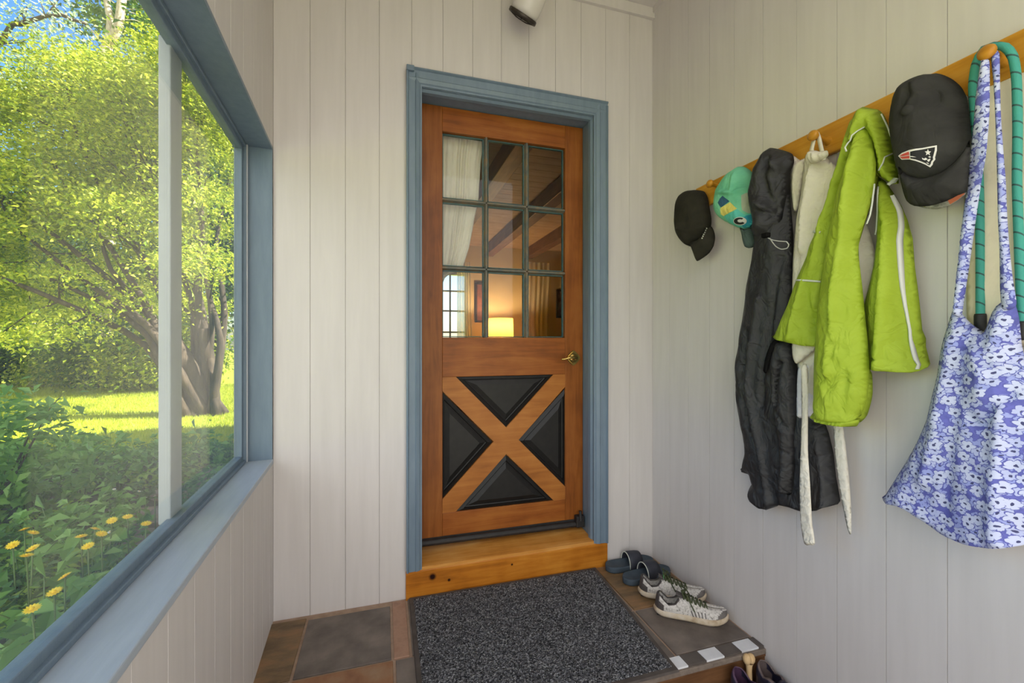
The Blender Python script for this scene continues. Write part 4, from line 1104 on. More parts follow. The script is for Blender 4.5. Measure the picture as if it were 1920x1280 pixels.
def shoe(name, label, cat, loc, rotz, L_, mats, laces=True, group=None, collar=(.085, .056, .088), sole_h=.024, strap=False, scale=1.0):
    root = thing(name, label, cat, loc, rotz, group)
    up_m, counter_m, toe_m, sole_m, lin_m, lace_m = mats
    B = perimeter(L_); n = len(B); rows = 9
    V = []; idx = []
    spring = lambda x: .014 * max(0, (x / L_ - .72) / .28) ** 2 + .004 * max(0, (.1 - x / L_) / .1)
    for r in range(rows + 1):
        a = r / rows
        for (x, y) in B:
            t = x / L_
            s_ = 1 if y >= 0 else -1
            if t > .40:
                top = np.interp(t, [.40, .50, .62, .75, .88, .96, 1.0], [collar[2], .082, .070, .060, .056, .052, .046]) * scale
                yo = max(0, np.interp(t, [.40, .44, .48], [.016, .006, 0])); xt = x - (.0 if t < .9 else (t - .9) * .18 * L_)
            else:
                top = np.interp(t, [0, .06, .20, .32, .40], [collar[0], collar[0] * .99, collar[1], collar[1] * 1.12, collar[2]])* scale
                yo = np.interp(t, [0, .03, .10, .22, .34, .40], [0, .012, .022, .026, .023, .016]); xt = .012 + x * (1 - .03 / (.4 * L_)) if t < .40 else x
            ang = a * PI / 2
            k = .55
            yy = s_ * (yo + (abs(y) - yo) * math.cos(ang) ** k) if abs(y) > yo else y + (s_ * yo - y) * a
            bul = .004 * math.sin(a * PI) * (1 if t < .45 else .4)
            zz_ = sole_h * .8 + spring(x) + (top - sole_h * .8) * (math.sin(ang) ** 1.0)
            V.append((x + (xt - x) * a, yy + s_ * bul, zz_))
    F_, I = [], []
    for r in range(rows):
        for k in range(n):
            k2 = (k + 1) % n
            F_.append((r * n + k, r * n + k2, (r + 1) * n + k2, (r + 1) * n + k))
            xm = (B[k][0] + B[k2][0]) / 2 / L_
            I.append(1 if (xm < .13 - .09 * (r > 3) * (r < 7) and r < 7 or r >= 7 and xm < .4) else (2 if (xm > .80 + .02 * r and r < 7) else 0))
    up = obj('upper', V, F_, [up_m, counter_m, toe_m], root, False, True, I)
    sd = up.modifiers.new('thickness', 'SOLIDIFY'); sd.thickness = .004; sd.offset = -1
    # sole
    G = perimeter(L_, 44, .004); V = []
    prof = [(.94, .004), (1.0, .010), (1.01, .018), (1.0, sole_h), (.955, sole_h + .004)]
    for (g, z) in prof:
        for (x, y) in G:
            V.append((L_ / 2 + (x - L_ / 2) * (1 - (1 - g) * .6), y * g, z + spring(x)))
    F_ = [(r * n + k, r * n + (k + 1) % n, (r + 1) * n + (k + 1) % n, (r + 1) * n + k) for r in range(len(prof) - 1) for k in range(n)] + [tuple(range(n))[::-1], tuple(range((len(prof) - 1) * n, len(prof) * n))]
    obj('sole', V, F_, sole_m, root, False, True)
    # tread touching the ground
    mb = MB()
    for t in np.linspace(.06, .80, 9):
        w = foot_w(t * L_, L_) * .85; mb.box(t * L_ - .008, t * L_ + .008, -w, w, 0, .008, .002)
    mb.build('tread', RUBBER, root, False)
    # lining
    V = []; m = 0
    Q = [(L_ * t, foot_w(L_ * t, L_) * .86) for t in np.linspace(.04, .6, 14)]
    loop = [(x, w) for x, w in Q] + [(x, -w) for x, w in Q[::-1]]
    ins = obj('insole', [(x, y, sole_h + .006) for x, y in loop] + [(x, y, sole_h + .001) for x, y in loop], [tuple(range(len(loop)))[::-1], tuple(range(len(loop), 2 * len(loop)))] + [(k, (k + 1) % len(loop), len(loop) + (k + 1) % len(loop), len(loop) + k) for k in range(len(loop))], lin_m, root, False, False)
    if laces:
        V, F_ = [], []
        ts = np.linspace(.60, .30, 9)
        for t in ts:
            zt = np.interp(t, [.30, .36, .44, .52, .62], [.104, .098, .084, .076, .062]); w = .02 - .004 * (t < .4)
            for k in range(7):
                s_ = -1 + k / 3; V.append((t * L_, w * s_, zt - .006 * s_ * s_))
        V += [(x, y, z - .005) for x, y, z in V]; mm = len(ts) * 7
        for a in range(len(ts) - 1):
            for k in range(6):
                q = (a * 7 + k, a * 7 + k + 1, a * 7 + 8 + k, a * 7 + 7 + k); F_.append(q); F_.append(tuple(mm + i for i in q[::-1]))
        for a in range(len(ts) - 1):
            F_.append((a * 7, a * 7 + 7, mm + a * 7 + 7, mm + a * 7)); F_.append((a * 7 + 6, mm + a * 7 + 6, mm + a * 7 + 13, a * 7 + 13))
        F_.append(tuple(mm - 7 + k for k in range(7)) + tuple(2 * mm - 1 - k for k in range(7)))
        obj('tongue', V, F_, counter_m, root, False, True)
        mb = MB()
        tt = np.linspace(.40, .68, 6)
        rl = random.Random(len(label))
        for a, t in enumerate(tt):
            z = np.interp(t, [.40, .50, .62, .75], [.094, .086, .074, .063]) * scale
            for sgn in (1, -1):
                t2 = t + .045
                z2 = np.interp(t2, [.40, .50, .62, .75], [.094, .086, .074, .063]) * scale
                mb.tube([(t * L_, sgn * .024, z - .010), (t * L_ + .003, sgn * .012, z + .002), (t2 * L_ - .004, -sgn * .010, z2 + .003), (t2 * L_, -sgn * .024, z2 - .010)], .0026, 6)
        zt = .104
        for sgn in (1, -1):   # bow and free ends
            mb.tube(catmull([(.40 * L_, 0, zt), (.37 * L_, sgn * .02, zt + .014), (.41 * L_, sgn * .042, zt - .004), (.45 * L_, sgn * .03, zt - .006), (.41 * L_, 0, zt)], .006), .0026, 6)
            mb.tube(catmull([(.41 * L_, 0, zt), (.44 * L_, sgn * .026, zt + .002), (.50 * L_, sgn * .040, zt - .030), (.54 * L_, sgn * .046, zt - .050)], .006), .0026, 6)
        mb.tube([(.39 * L_, -.008, zt), (.42 * L_, .008, zt + .002)], .006, 8)
        mb.build('laces', lace_m, root, False, True)
    return root


UPW = mat_noise('white_mesh', [(112, 108, 104), (182, 176, 168), (200, 194, 187)], (1, 1, 1), 120, .8, .4, .003, 200, lo=.32, hi=.55)
CNT = mat_noise('grey_suede', [(62, 56, 54), (84, 77, 74)], (1, 1, 1), 40, .85, .2)
TOE = mat_noise('grey_toe', [(92, 86, 82), (112, 105, 100)], (1, 1, 1), 40, .7, .2)
SOLE = mat_noise('dirty_white_sole', [(150, 126, 96), (188, 170, 144), (200, 188, 170)], (1, 1, 1), 24, .7, .2)
DLIN = mat_noise('dark_lining', [(26, 28, 28), (40, 44, 42)], (1, 1, 1), 40, .9, .1)
LACE = mat_noise('olive_laces', [(44, 52, 30), (70, 78, 44), (40, 42, 34)], (1, 1, 1), 160, .8, .2)
ang = math.atan2(-.155, .235)
GS = 'pair of hiking shoes by the wall'
s1_ = shoe('sneaker', 'white and grey running shoe with olive laces, nearer the step edge', 'shoe', (1.112, 1.578, .002), ang, .285, (UPW, CNT, TOE, SOLE, DLIN, LACE), True, 'pair of white and grey running shoes')
s2_ = shoe('sneaker', 'white and grey running shoe with green tag, behind its mate', 'shoe', (1.122, 1.712, .002), ang + .05, .285, (UPW, CNT, TOE, SOLE, DLIN, LACE), True, 'pair of white and grey running shoes')
GRN = mat_plain('green_tag', (110, 190, 110), .6)
mb = MB(); mb.box(.106, .108, -.016, .010, .080, .108, .0008); mb.build('green_tag', GRN, s2_, False)
for sgn in (1, -1):
    mb = MB()
    for k in range(5):
        mb.tube([(.15 + k * .012, -.0405 - .001 * (k > 2), .030), (.142 + k * .013, -.037, .050)], .0018, 6)
    if sgn > 0: mb.build('side_stripes', CNT, s1_, False, True)

def slide(label, loc, rotz, L_=.265):
    root = thing('slide_sandal', label, 'sandal', loc, rotz, 'pair of navy slide sandals')
    B = perimeter(L_, 40, .004); n = len(B); V = []
    prof = [(.97, 0), (1.0, .005), (1.0, .022), (.97, .030), (.90, .0275)]
    for g, z in prof:
        for x, y in B: V.append((L_ / 2 + (x - L_ / 2) * (1 - (1 - g) * .5), y * g * 1.08, z + (.004 * max(0, .25 - x / L_))))
    F_ = [(r * n + k, r * n + (k + 1) % n, (r + 1) * n + (k + 1) % n, (r + 1) * n + k) for r in range(len(prof) - 1) for k in range(n)] + [tuple(range(n))[::-1], tuple(range((len(prof) - 1) * n, len(prof) * n))]
    obj('sole', V, F_, SLD, root, False, True)
    V = []; m = 20; sec = [(.115, .0), (.185, .006)]
    rows = [(.112, 1.0, 0), (.125, 1.07, 0), (.165, 1.10, 0), (.187, 1.03, 0), (.187, .95, 1), (.165, 1.0, 1), (.125, .97, 1), (.112, .92, 1)]
    for (x, s_, inn) in rows:
        w = foot_w(.15, L_) * 1.12
        for k in range(m + 1):
            a = PI * k / m; V.append((x, w * math.cos(a) * (s_ if not inn else s_ * .97), .012 + .064 * math.sin(a) ** .8 * s_ * (1.0 if x < .15 else .93)))
    R = len(rows); F_ = [(r * (m + 1) + k, r * (m + 1) + k + 1, ((r + 1) % R) * (m + 1) + k + 1, ((r + 1) % R) * (m + 1) + k) for r in range(R) for k in range(m)]
    obj('strap', V, F_, SLDS, root, False, True)
    for x, s_ in ((.1105, 1.03),):
        w = foot_w(.15, L_) * 1.12
        v, f = tube([(x, w * math.cos(PI * k / m) * s_, .012 + .064 * math.sin(PI * k / m) ** .8 * s_) for k in range(m + 1)], .0022, 6)
        obj('white_edging', v, f, PIPE, root, False, True)
SLD = mat_noise('navy_foam', [(50, 62, 72), (64, 76, 86)], (1, 1, 1), 30, .75, .15)
SLDS = mat_noise('dark_navy_strap', [(34, 36, 46), (50, 52, 62)], (1, 1, 1), 30, .6, .1)
slide('navy slide sandal lying against the door wall', (1.075, 1.925, .003), .0)
slide('navy slide sandal half under the running shoes', (1.10, 1.800, .003), .09)

NAVY = mat_noise('navy_leather', [(32, 30, 46), (46, 44, 62)], (1, 1, 1), 30, .4, .1)
PLUM = mat_noise('plum_leather', [(62, 40, 62), (82, 56, 78)], (1, 1, 1), 30, .5, .1)
PINK = mat_noise('pink_lining', [(178, 92, 108), (196, 112, 124)], (1, 1, 1), 30, .8, .1)
LILAC = mat_noise('lilac_lining', [(170, 156, 164), (190, 178, 184)], (1, 1, 1), 30, .8, .1)
GREYR = mat_noise('grey_brown_rim', [(84, 70, 68), (104, 90, 86)], (1, 1, 1), 30, .7, .1)
for (lab, x, lin_, cm) in (('dark purple shoe with pink lining below the step', 1.222, PINK, PLUM), ('navy shoe with pale lilac insole in the corner below the step', 1.338, LILAC, GREYR)):
    sh = shoe('slip_on_shoe', lab, 'shoe', (x, 1.264, ZLOW + .001), -PI / 2 + (.02 if lin_ is PINK else -.01), .27, (NAVY, cm, NAVY, RUBBER, lin_, NAVY), False, None, (.116, .092, .098), .03)
    mb = MB(); m = 16
    for x_ in (.10, .122):
        pass
    V = []
    for (x_, g) in ((.098, 1.0), (.110, 1.06), (.128, 1.02), (.128, .93), (.098, .92)):
        for k in range(m + 1):
            a = PI * k / m; V.append((x_, .036 * math.cos(a) * g, .03 + .078 * math.sin(a) * g))
    F_ = [(r * (m + 1) + k, r * (m + 1) + k + 1, ((r + 1) % 5) * (m + 1) + k + 1, ((r + 1) % 5) * (m + 1) + k) for r in range(5) for k in range(m)]
    obj('instep_strap', V, F_, NAVY, sh, False, True)
# knob-ended stick
bn = thing('chew_bone', 'pale tan knob-ended bone standing between purple and navy shoe', 'bone', (1.280, 1.245, ZLOW))
BONE = mat_noise('tan_bone', [(196, 160, 112), (214, 184, 138)], (1, 1, 1), 30, .7, .2)
mb = MB()
m_ = Matrix.Translation((1.280, 1.245, ZLOW + .012)) @ Matrix.Rotation(math.radians(-7), 4, 'X') @ Matrix.Rotation(math.radians(6), 4, 'Y')
mb.lathe([(0, -.01), (.016, -.006), (.02, .004), (.014, .018), (.010, .03), (.0095, .08), (.011, .094), (.015, .104)], 16, m_)
for sx in (-1, 1):
    mb.lathe([(0, -.02), (.008, -.018), (.0135, -.008), (.0145, .002), (.011, .012), (.005, .016), (0, .017)], 14, m_ @ Matrix.Translation((.009 * sx, 0, .118)))
mb.build('bone_shaft', BONE, bn, smooth=True)

# ------------------------------------------------------------------ the lit room behind the door
RY0, RY1, RX0, RX1, RZ = 2.152, 6.40, -.44, 4.2, 2.62
IW = mat_noise('tan_plaster', [(196, 172, 132), (204, 182, 142)], (1, 1, 1), 3, .8, .1)
FLW = mat_wood('room_floor_wood', (90, 56, 30), (120, 78, 44), (140, 96, 58), 'y', .4)
CPL = mat_wood('ceiling_planks', (150, 116, 84), (172, 138, 104), (186, 154, 120), 'x', .6)
BEAM = mat_wood('beam_wood', (84, 50, 24), (108, 68, 36), (128, 86, 50), 'y', .5)
mb = MB(); mb.box(RX0 - .1, RX1 + .1, RY0 - .04, RY1 + .1, -.02, .148); structure(mb.build('floor_room', FLW), 'wooden floor of the lit room behind the door', 'floor')
mb = MB(); k = 0
y = RY0 - .03
while y < RY1 + .1: mb.box(RX0 - .1, RX1 + .1, y, y + .128, RZ, RZ + .06, .004); y += .13
structure(mb.build('ceiling_room', CPL), 'plank ceiling of the lit room behind the door', 'ceiling')
fw = (.50, 1.22, 1.0, 2.20)
mb = MB()
mb.box(RX0 - .1, fw[0], RY1, RY1 + .1, .1, RZ); mb.box(fw[1], RX1 + .1, RY1, RY1 + .1, .1, RZ); mb.box(fw[0], fw[1], RY1, RY1 + .1, .1, fw[2]); mb.box(fw[0], fw[1], RY1, RY1 + .1, fw[3], RZ)
structure(mb.build('wall_far', IW), 'tan far wall of the lit room behind the door', 'wall')
mb = MB(); mb.box(RX1, RX1 + .1, RY0, RY1, .1, RZ); structure(mb.build('wall_far_right', IW), 'tan right wall of the lit room behind the door', 'wall')
mb = MB(); mb.box(RX0 - .1, RX0, RY0, RY1, .1, RZ); structure(mb.build('wall_far_left', IW), 'tan left wall of the lit room behind the door', 'wall')
mb = MB(); mb.box(RX0 - .1, XL - .0, 2.06, 2.15, -.2, 3.0); mb.box(XR + .02, RX1 + .1, 2.06, 2.15, -.2, 3.0); mb.box(XL - .02, .135, 2.112, 2.15, .1, RZ); mb.box(1.052, XR + .02, 2.112, 2.15, .1, RZ); mb.box(.135, 1.052, 2.112, 2.15, 2.346, RZ)
structure(mb.build('wall_room_front', IW), 'tan inner face of the wall around the door', 'wall')
for x in (.84, 1.48, 2.13, 2.78, 3.43, .2):
    mb = MB(); mb.box(x, x + .13, RY0, RY1, RZ - .15, RZ, .006)
    props(structure(mb.build('trim_7' if x == .84 else 'trim_7', BEAM), 'dark ceiling beam seen through the door glass', 'beam'), group='ceiling beams behind the door')
w2 = structure(thing('window_2', 'bright far window seen through the lowest left door pane', 'window', (1.2, RY1, fw[2])), 'bright far window seen through the lowest left door pane', 'window')
mb = MB()
for x in (fw[0], fw[1] - .04): mb.box(x, x + .04, RY1 - .01, RY1 + .08, fw[2], fw[3])
for z in (fw[2], fw[3] - .04): mb.box(fw[0], fw[1], RY1 - .01, RY1 + .08, z, z + .04)
for x in (.74, .955): mb.box(x - .012, x + .012, RY1 + .02, RY1 + .05, fw[2], fw[3])
for z in (1.30, 1.62, 1.92): mb.box(fw[0], fw[1], RY1 + .02, RY1 + .05, z - .012, z + .012)
mb.build('frame', WHITEP, w2)
SHEER = bpy.data.materials.new('sheer_curtain'); SHEER.use_nodes = True; n_ = SHEER.node_tree
b_ = n_.nodes['Principled BSDF']; b_.inputs['Base Color'].default_value = lin(226, 220, 206); b_.inputs['Roughness'].default_value = .9
tl = node(n_, 'ShaderNodeBsdfTranslucent'); tl.inputs[0].default_value = lin(232, 226, 212)
mx = node(n_, 'ShaderNodeMixShader'); mx.inputs[0].default_value = .5; L(n_, b_.outputs[0], mx.inputs[1]); L(n_, tl.outputs[0], mx.inputs[2])
tp = node(n_, 'ShaderNodeBsdfTransparent'); mx2 = node(n_, 'ShaderNodeMixShader')
ws = node(n_, 'ShaderNodeTexWave'); ws.inputs['Scale'].default_value = 40; ws.inputs['Distortion'].default_value = 2; L(n_, mapping(n_, (1, 1, 1), 'UV'), ws.inputs[0])
mx2.inputs[0].default_value = .30
L(n_, mx.outputs[0], mx2.inputs[1]); L(n_, tp.outputs[0], mx2.inputs[2]); L(n_, mx2.outputs[0], n_.nodes['Material Output'].inputs['Surface'])
CURT = mat_cloth('lace_curtain', [(226, 222, 208), (236, 232, 220)], .9, .4, 300, .1, trans=.2)
def curtain(name, parent, left, right, Y, amp, folds, mat, n=120):
    """left/right: lists of (x, z) edges from top to bottom"""
    V, UV, F_ = [], [], []
    rows = 60
    zl = [q[1] for q in left][::-1]; xl = [q[0] for q in left][::-1]; zr = [q[1] for q in right][::-1]; xr = [q[0] for q in right][::-1]
    for r in range(rows + 1):
        z = left[0][1] + (left[-1][1] - left[0][1]) * r / rows
        a = np.interp(z, zl, xl); b = np.interp(z, zr, xr)
        for k in range(n + 1):
            s_ = k / n
            V.append((a + (b - a) * s_, Y + amp * math.sin(s_ * folds * 2 * PI + .6 * math.sin(z * 5)) * (.6 + .4 * math.sin(s_ * 13)) + .004 * noise.noise(Vector((s_ * 9, z * 8, Y))), z)); UV.append((s_ * .5, z))
    for r in range(rows):
        for k in range(n): F_.append((r * (n + 1) + k, r * (n + 1) + k + 1, (r + 1) * (n + 1) + k + 1, (r + 1) * (n + 1) + k))
    return obj(name, V, F_, mat, parent, True, True, None, UV)
dc = thing('door_curtain', 'cream lace curtain tied back behind the left door panes', 'curtain', (.38, 2.185, 1.15))
curtain('curtain_panel', dc, [(.235, 2.235), (.235, 1.05)], [(.505, 2.235), (.485, 2.10), (.473, 1.90), (.452, 1.80), (.425, 1.65), (.392, 1.545), (.360, 1.515), (.305, 1.50), (.285, 1.45), (.290, 1.05)], 2.188, .010, 9, CURT)
mb = MB(); mb.tube([(.20, 2.188, 2.232), (1.0, 2.188, 2.232)], .006, 8); mb.build('rod', BRASS, dc)
fc = thing('sheer_curtain', 'pale sheer curtain hanging at the far window', 'curtain', (1.15, RY1 - .09, .15))
curtain('curtain_panel', fc, [(1.04, 2.35), (1.04, .152)], [(1.24, 2.35), (1.30, .152)], RY1 - .09, .02, 6, SHEER)
fc = thing('sheer_curtain', 'pale sheer curtain on the far wall right of the glowing lamp', 'curtain', (2.25, RY1 - .09, .15))
curtain('curtain_panel', fc, [(2.05, 2.40), (2.05, .152)], [(2.52, 2.40), (2.45, .152)], RY1 - .09, .02, 6, SHEER)
def picture(label, x0, x1, z0, z1, cols):
    p = thing('picture', label, 'picture', ((x0 + x1) / 2, RY1, z0))
    mb = MB()
    for a in ((x0, x0 + .03, z0, z1), (x1 - .03, x1, z0, z1), (x0, x1, z0, z0 + .03), (x0, x1, z1 - .03, z1)): mb.box(a[0], a[1], RY1 - .03, RY1, a[2], a[3], .003)
    mb.build('frame', mat_wood('picture_frame_wood', (40, 26, 18), (58, 38, 26), (74, 50, 34), 'z'), p)
    mb = MB(); mb.box(x0 + .02, x1 - .02, RY1 - .012, RY1, z0 + .02, z1 - .02); mb.build('print', mat_noise('picture_print', cols, (1, 1, 1), 9, .5, 0), p)
picture('dark framed picture right of the lamp on the far wall', 2.66, 2.92, 1.54, 2.0, [(70, 40, 30), (120, 84, 60), (150, 130, 100)])
picture('reddish framed picture between far window and glowing lamp', 1.33, 1.50, 1.45, 2.06, [(110, 50, 36), (140, 80, 60), (90, 60, 44)])
# lamp on a side table
tb = thing('side_table', 'wooden side table carrying the glowing lamp in the far room', 'table', (1.75, 5.85, .148))
TBW = mat_wood('table_wood', (70, 42, 22), (96, 60, 34), (116, 78, 46), 'x')
mb = MB(); mb.box(1.30, 2.75, 5.60, 6.15, .80, .84, .004); mb.build('table_top', TBW, tb)
for x in (1.34, 2.67):
    for y in (5.64, 6.07):
        mb = MB(); mb.box(x, x + .04, y, y + .04, .148, .80, .003); mb.build('leg', TBW, tb)
tl_ = thing('table_lamp', 'table lamp with glowing cream drum shade in the far room', 'lamp', (1.60, 5.9, .84))
SHD = bpy.data.materials.new('lamp_shade'); SHD.use_nodes = True; n_ = SHD.node_tree; b_ = n_.nodes['Principled BSDF']; b_.inputs['Base Color'].default_value = lin(236, 214, 160)
t2 = node(n_, 'ShaderNodeBsdfTranslucent'); t2.inputs[0].default_value = lin(246, 222, 160); mx = node(n_, 'ShaderNodeMixShader'); mx.inputs[0].default_value = .65
L(n_, b_.outputs[0], mx.inputs[1]); L(n_, t2.outputs[0], mx.inputs[2]); L(n_, mx.outputs[0], n_.nodes['Material Output'].inputs['Surface'])
mb = MB(); mb.lathe([(.185, 1.22), (.178, 1.49), (.176, 1.49), (.183, 1.22)], 40, Matrix.Translation((1.60, 5.9, 0))); mb.build('shade', SHD, tl_, smooth=True)
mb = MB(); mb.lathe([(0, .84), (.075, .842), (.08, .86), (.03, .88), (.02, .92), (.055, 1.0), (.06, 1.05), (.03, 1.13), (.012, 1.16), (.012, 1.30)], 24, Matrix.Translation((1.60, 5.9, 0))); mb.build('base', BRASS, tl_, smooth=True)
mb = MB(); mb.lathe([(0, 1.30), (.02, 1.31), (.03, 1.35), (.02, 1.39), (0, 1.40)], 16, Matrix.Translation((1.60, 5.9, 0))); mb.build('bulb', mat_plain('glowing_bulb', (255, 214, 150), .4, 0, .5, 2), tl_, smooth=True)
lp = bpy.data.lights.new('lamp_bulb', 'POINT'); lp.energy = 9; lp.color = (1, .74, .40); lp.shadow_soft_size = .035
lo = bpy.data.objects.new('lamp_bulb', lp); COL.objects.link(lo); lo.location = (1.60, 5.9, 1.43)

pp = thing('potted_plant', 'dark spiky potted plant beside the glowing lamp in the far room', 'plant', (2.34, 5.85, .84))
mb = MB(); mb.lathe([(0, .84), (.07, .84), (.095, 1.0), (.10, 1.02), (.085, 1.02), (.08, .99), (0, .985)], 20, Matrix.Translation((2.34, 5.85, 0))); mb.build('pot', mat_plain('clay_pot', (110, 66, 44), .8), pp, smooth=True)
r0 = random.Random(3); V = []; F_ = []
for k in range(46):
    a = r0.uniform(0, 2 * PI); ln = r0.uniform(.18, .42); el = r0.uniform(.5, 1.45)
    prev = None; c0 = Vector((2.34, 5.85, 1.0)); d = Vector((math.cos(a), math.sin(a), 0)); sd = Vector((-math.sin(a), math.cos(a), 0))
    for j in range(5):
        t = j / 4; p = c0 + d * (ln * t * math.cos(el) + .10 * t * t) + Vector((0, 0, ln * (t * math.sin(el) - .35 * t * t * t))); w_ = .011 * (1 - t) + .001
        V += [tuple(p - sd * w_), tuple(p + sd * w_)]
        if j: b0 = len(V) - 4; F_.append((b0, b0 + 1, b0 + 3, b0 + 2))
obj('leaves', V, F_, mat_plain('dark_green_blade', (44, 52, 26), .6), pp)

# ------------------------------------------------------------------ plants
def leaves(C, N, size, rg, aspect=.55, bend=.25):
    """folded leaf blades: base, left, tip, right"""
    n = len(C)
    d = rg.normal(size=(n, 3)); d -= (d * N).sum(1)[:, None] * N; d /= np.linalg.norm(d, axis=1)[:, None] + 1e-9
    s = np.cross(N, d); sz = (size * rg.uniform(.6, 1.25, n))[:, None]
    b = C - d * sz * .5; t = C + d * sz * .5 - N * sz * bend * .5; m = C + N * sz * .02
    l = m + s * sz * aspect * .5 + N * sz * .10; r = m - s * sz * aspect * .5 + N * sz * .10
    V = np.stack([b, l, t, r], 1).reshape(-1, 3)
    k = np.arange(n)[:, None] * 4
    F_ = np.concatenate([k + np.array([[0, 2, 1]]), k + np.array([[0, 3, 2]])], 1).reshape(-1, 3)
    return V, F_
def unit(a): return a / (np.linalg.norm(a, axis=-1, keepdims=True) + 1e-9)


def tree(name, label, base, stems, clusters, nleaf, lsize, leafm, barkm, rg, crad=(.5, .2), group=None, cat='tree', twig=.012):
    """stems: list of (points, r0, r1); clusters: array of centres"""
    t = thing(name, label, cat, base, 0, group)
    mb = MB()
    pts = []
    for (p, r0, r1) in stems:
        q = catmull(p, .35); q = [Vector(a) for a in q]
        rs = [r0 + (r1 - r0) * k / (len(q) - 1) for k in range(len(q))]
        mb.tube(q, rs, 8); pts += q[len(q) // 4:]
    A = np.array([tuple(p) for p in pts])
    for c in clusters:
        d = np.linalg.norm(A - c, axis=1) + .8 * np.clip(A[:, 2] - c[2] + .3, 0, None); k = d.argmin(); a = Vector(A[k]); b = Vector(c)
        m = a.lerp(b, .5) + Vector(rg.normal(size=3)) * .08 + Vector((0, 0, .10))
        mb.tube([a, m, b], [twig * 1.5, twig, twig * .4], 5)
    mb.build('trunk', barkm, t, smooth=True)
    C, N = [], []
    ctr = clusters.mean(0)
    for c in clusters:
        q = rg.normal(size=(nleaf, 3)) * np.array([crad[0], crad[0], crad[1]]) * rg.uniform(.7, 1.2)
        out = unit(c - ctr)
        q[:, 2] -= .25 * (q[:, 0] ** 2 + q[:, 1] ** 2)
        C.append(c + q); nn = unit(rg.normal(size=(nleaf, 3)) * .55 + np.array([0, 0, .8]) + out * .5); N.append(nn)
    V, F_ = leaves(np.vstack(C), np.vstack(N), lsize, rg)
    obj('foliage', V, F_, leafm, t, True, False)
    return t


LF1 = mat_leaf('maple_leaf', (112, 138, 18), (162, 176, 30), (212, 212, 72), .34)
LF2 = mat_leaf('green_leaf', (62, 96, 28), (92, 124, 36), (122, 148, 50), .45)
LF3 = mat_leaf('dark_leaf', (44, 74, 30), (66, 98, 40), (90, 120, 52), .4)
LF4 = mat_leaf('bed_leaf', (96, 140, 56), (120, 162, 74), (150, 186, 102), .4)
LF5 = mat_leaf('pale_leaf', (150, 170, 130), (170, 186, 150), (190, 200, 170), .5)
BARK = mat_noise('grey_brown_bark', [(50, 40, 32), (70, 58, 47), (90, 76, 62)], (3, 3, .6), 6, .9, .5, .02, 18)
PBARK = mat_noise('pale_bark', [(150, 136, 114), (186, 172, 148), (204, 192, 170)], (3, 3, 1), 6, .9, .4, .02, 18)
GZ = -.2
rg = np.random.default_rng(11)
# the big multi-stemmed tree
base = Vector((-3.25, 9.3, GZ))
stems = []
tg = []
def cam_pt(px, py, depth):
    r = ray(px, py); return OV + r * depth
for (px, py, dp) in ((330, 560, 8.0), (260, 470, 7.8), (180, 400, 8.0), (110, 330, 7.8), (200, 560, 7.5), (90, 520, 7.6), (20, 420, 7.6), (300, 360, 8.2), (380, 420, 8.2), (420, 500, 8.4), (240, 250, 8.4), (120, 180, 8.6), (-60, 500, 7.4), (-80, 320, 7.8), (360, 250, 8.8), (430, 330, 9.0)):
    e = cam_pt(px, py, dp); b = base + Vector(rg.normal(size=3) * np.array([.16, .16, 0]))
    m1 = b.lerp(e, .3) + Vector((0, 0, .55)) + Vector(rg.normal(size=3)) * .12
    m2 = b.lerp(e, .65) + Vector((0, 0, .30)) + Vector(rg.normal(size=3)) * .15
    stems.append(([tuple(b), tuple(m1), tuple(m2), tuple(e)], .085, .022))
stems.append(([tuple(base - Vector((0, 0, .1))), tuple(base + Vector((-.05, 0, .4))), tuple(base + Vector((-.2, -.05, .9))), tuple(base + Vector((-.5, -.1, 1.5)))], .30, .12))
stems.append(([tuple(base + Vector((.1, .1, -.1))), tuple(base + Vector((.12, .05, .6))), tuple(base + Vector((.05, -.05, 1.6)))], .18, .09))
cl = []
while len(cl) < 300:
    px = rg.uniform(-260, 470); top = np.interp(px, [-260, -60, 0, 60, 110, 200, 300, 470], [150, 140, 160, 120, 80, 110, 80, 60])
    bot = np.interp(px, [-260, 0, 150, 330, 470], [700, 660, 620, 560, 640])
    py = top + (bot - top) * rg.uniform(0, 1) ** 1.15
    dp = rg.uniform(6.8, 10.2)
    if py > 430 and rg.uniform() < .45: continue
    py = max(py, top + 18)
    p = cam_pt(px, py, dp)
    cl.append(tuple(p))
tree('maple_tree', 'large yellow-green multi-stemmed tree filling the garden window', tuple(base), stems, np.array(cl), 470, .078, LF1, BARK, rg, (.38, .11))

def simple_tree(name, label, px, depth, height, rad, ncl, nleaf, ls, lm, bm, seed, zlo=.2, group=None, cat='tree', trunk_r=.12, crad=(.5, .3)):
    r_ = np.random.default_rng(seed); p = cam_pt(px, 640, depth); b = Vector((p.x, p.y, GZ))
    cl = []
    while len(cl) < ncl:
        q = r_.uniform(-1, 1, 3)
        if np.linalg.norm(q) > 1: continue
        cl.append((b.x + q[0] * rad, b.y + q[1] * rad, GZ + height * (zlo + (1 - zlo) * (q[2] * .5 + .5))))
    st = []
    for k in range(6):
        a = k * PI / 3 + r_.uniform(0, 1); e = b + Vector((math.cos(a) * rad * .6, math.sin(a) * rad * .6, height * r_.uniform(.55, .9)))
        st.append(([tuple(b), tuple(b + Vector((0, 0, height * .25))), tuple(b.lerp(e, .6) + Vector((0, 0, height * .08))), tuple(e)], trunk_r, trunk_r * .2))
    return tree(name, label, tuple(b), st, np.array(cl), nleaf, ls, lm, bm, r_, crad, group, cat, trunk_r * .12)
simple_tree('woodland_tree', 'tall dark green tree at the right edge of the window', 405, 12.5, 10, 2.6, 120, 120, .2, LF3, BARK, 21, .12, crad=(.6, .35))
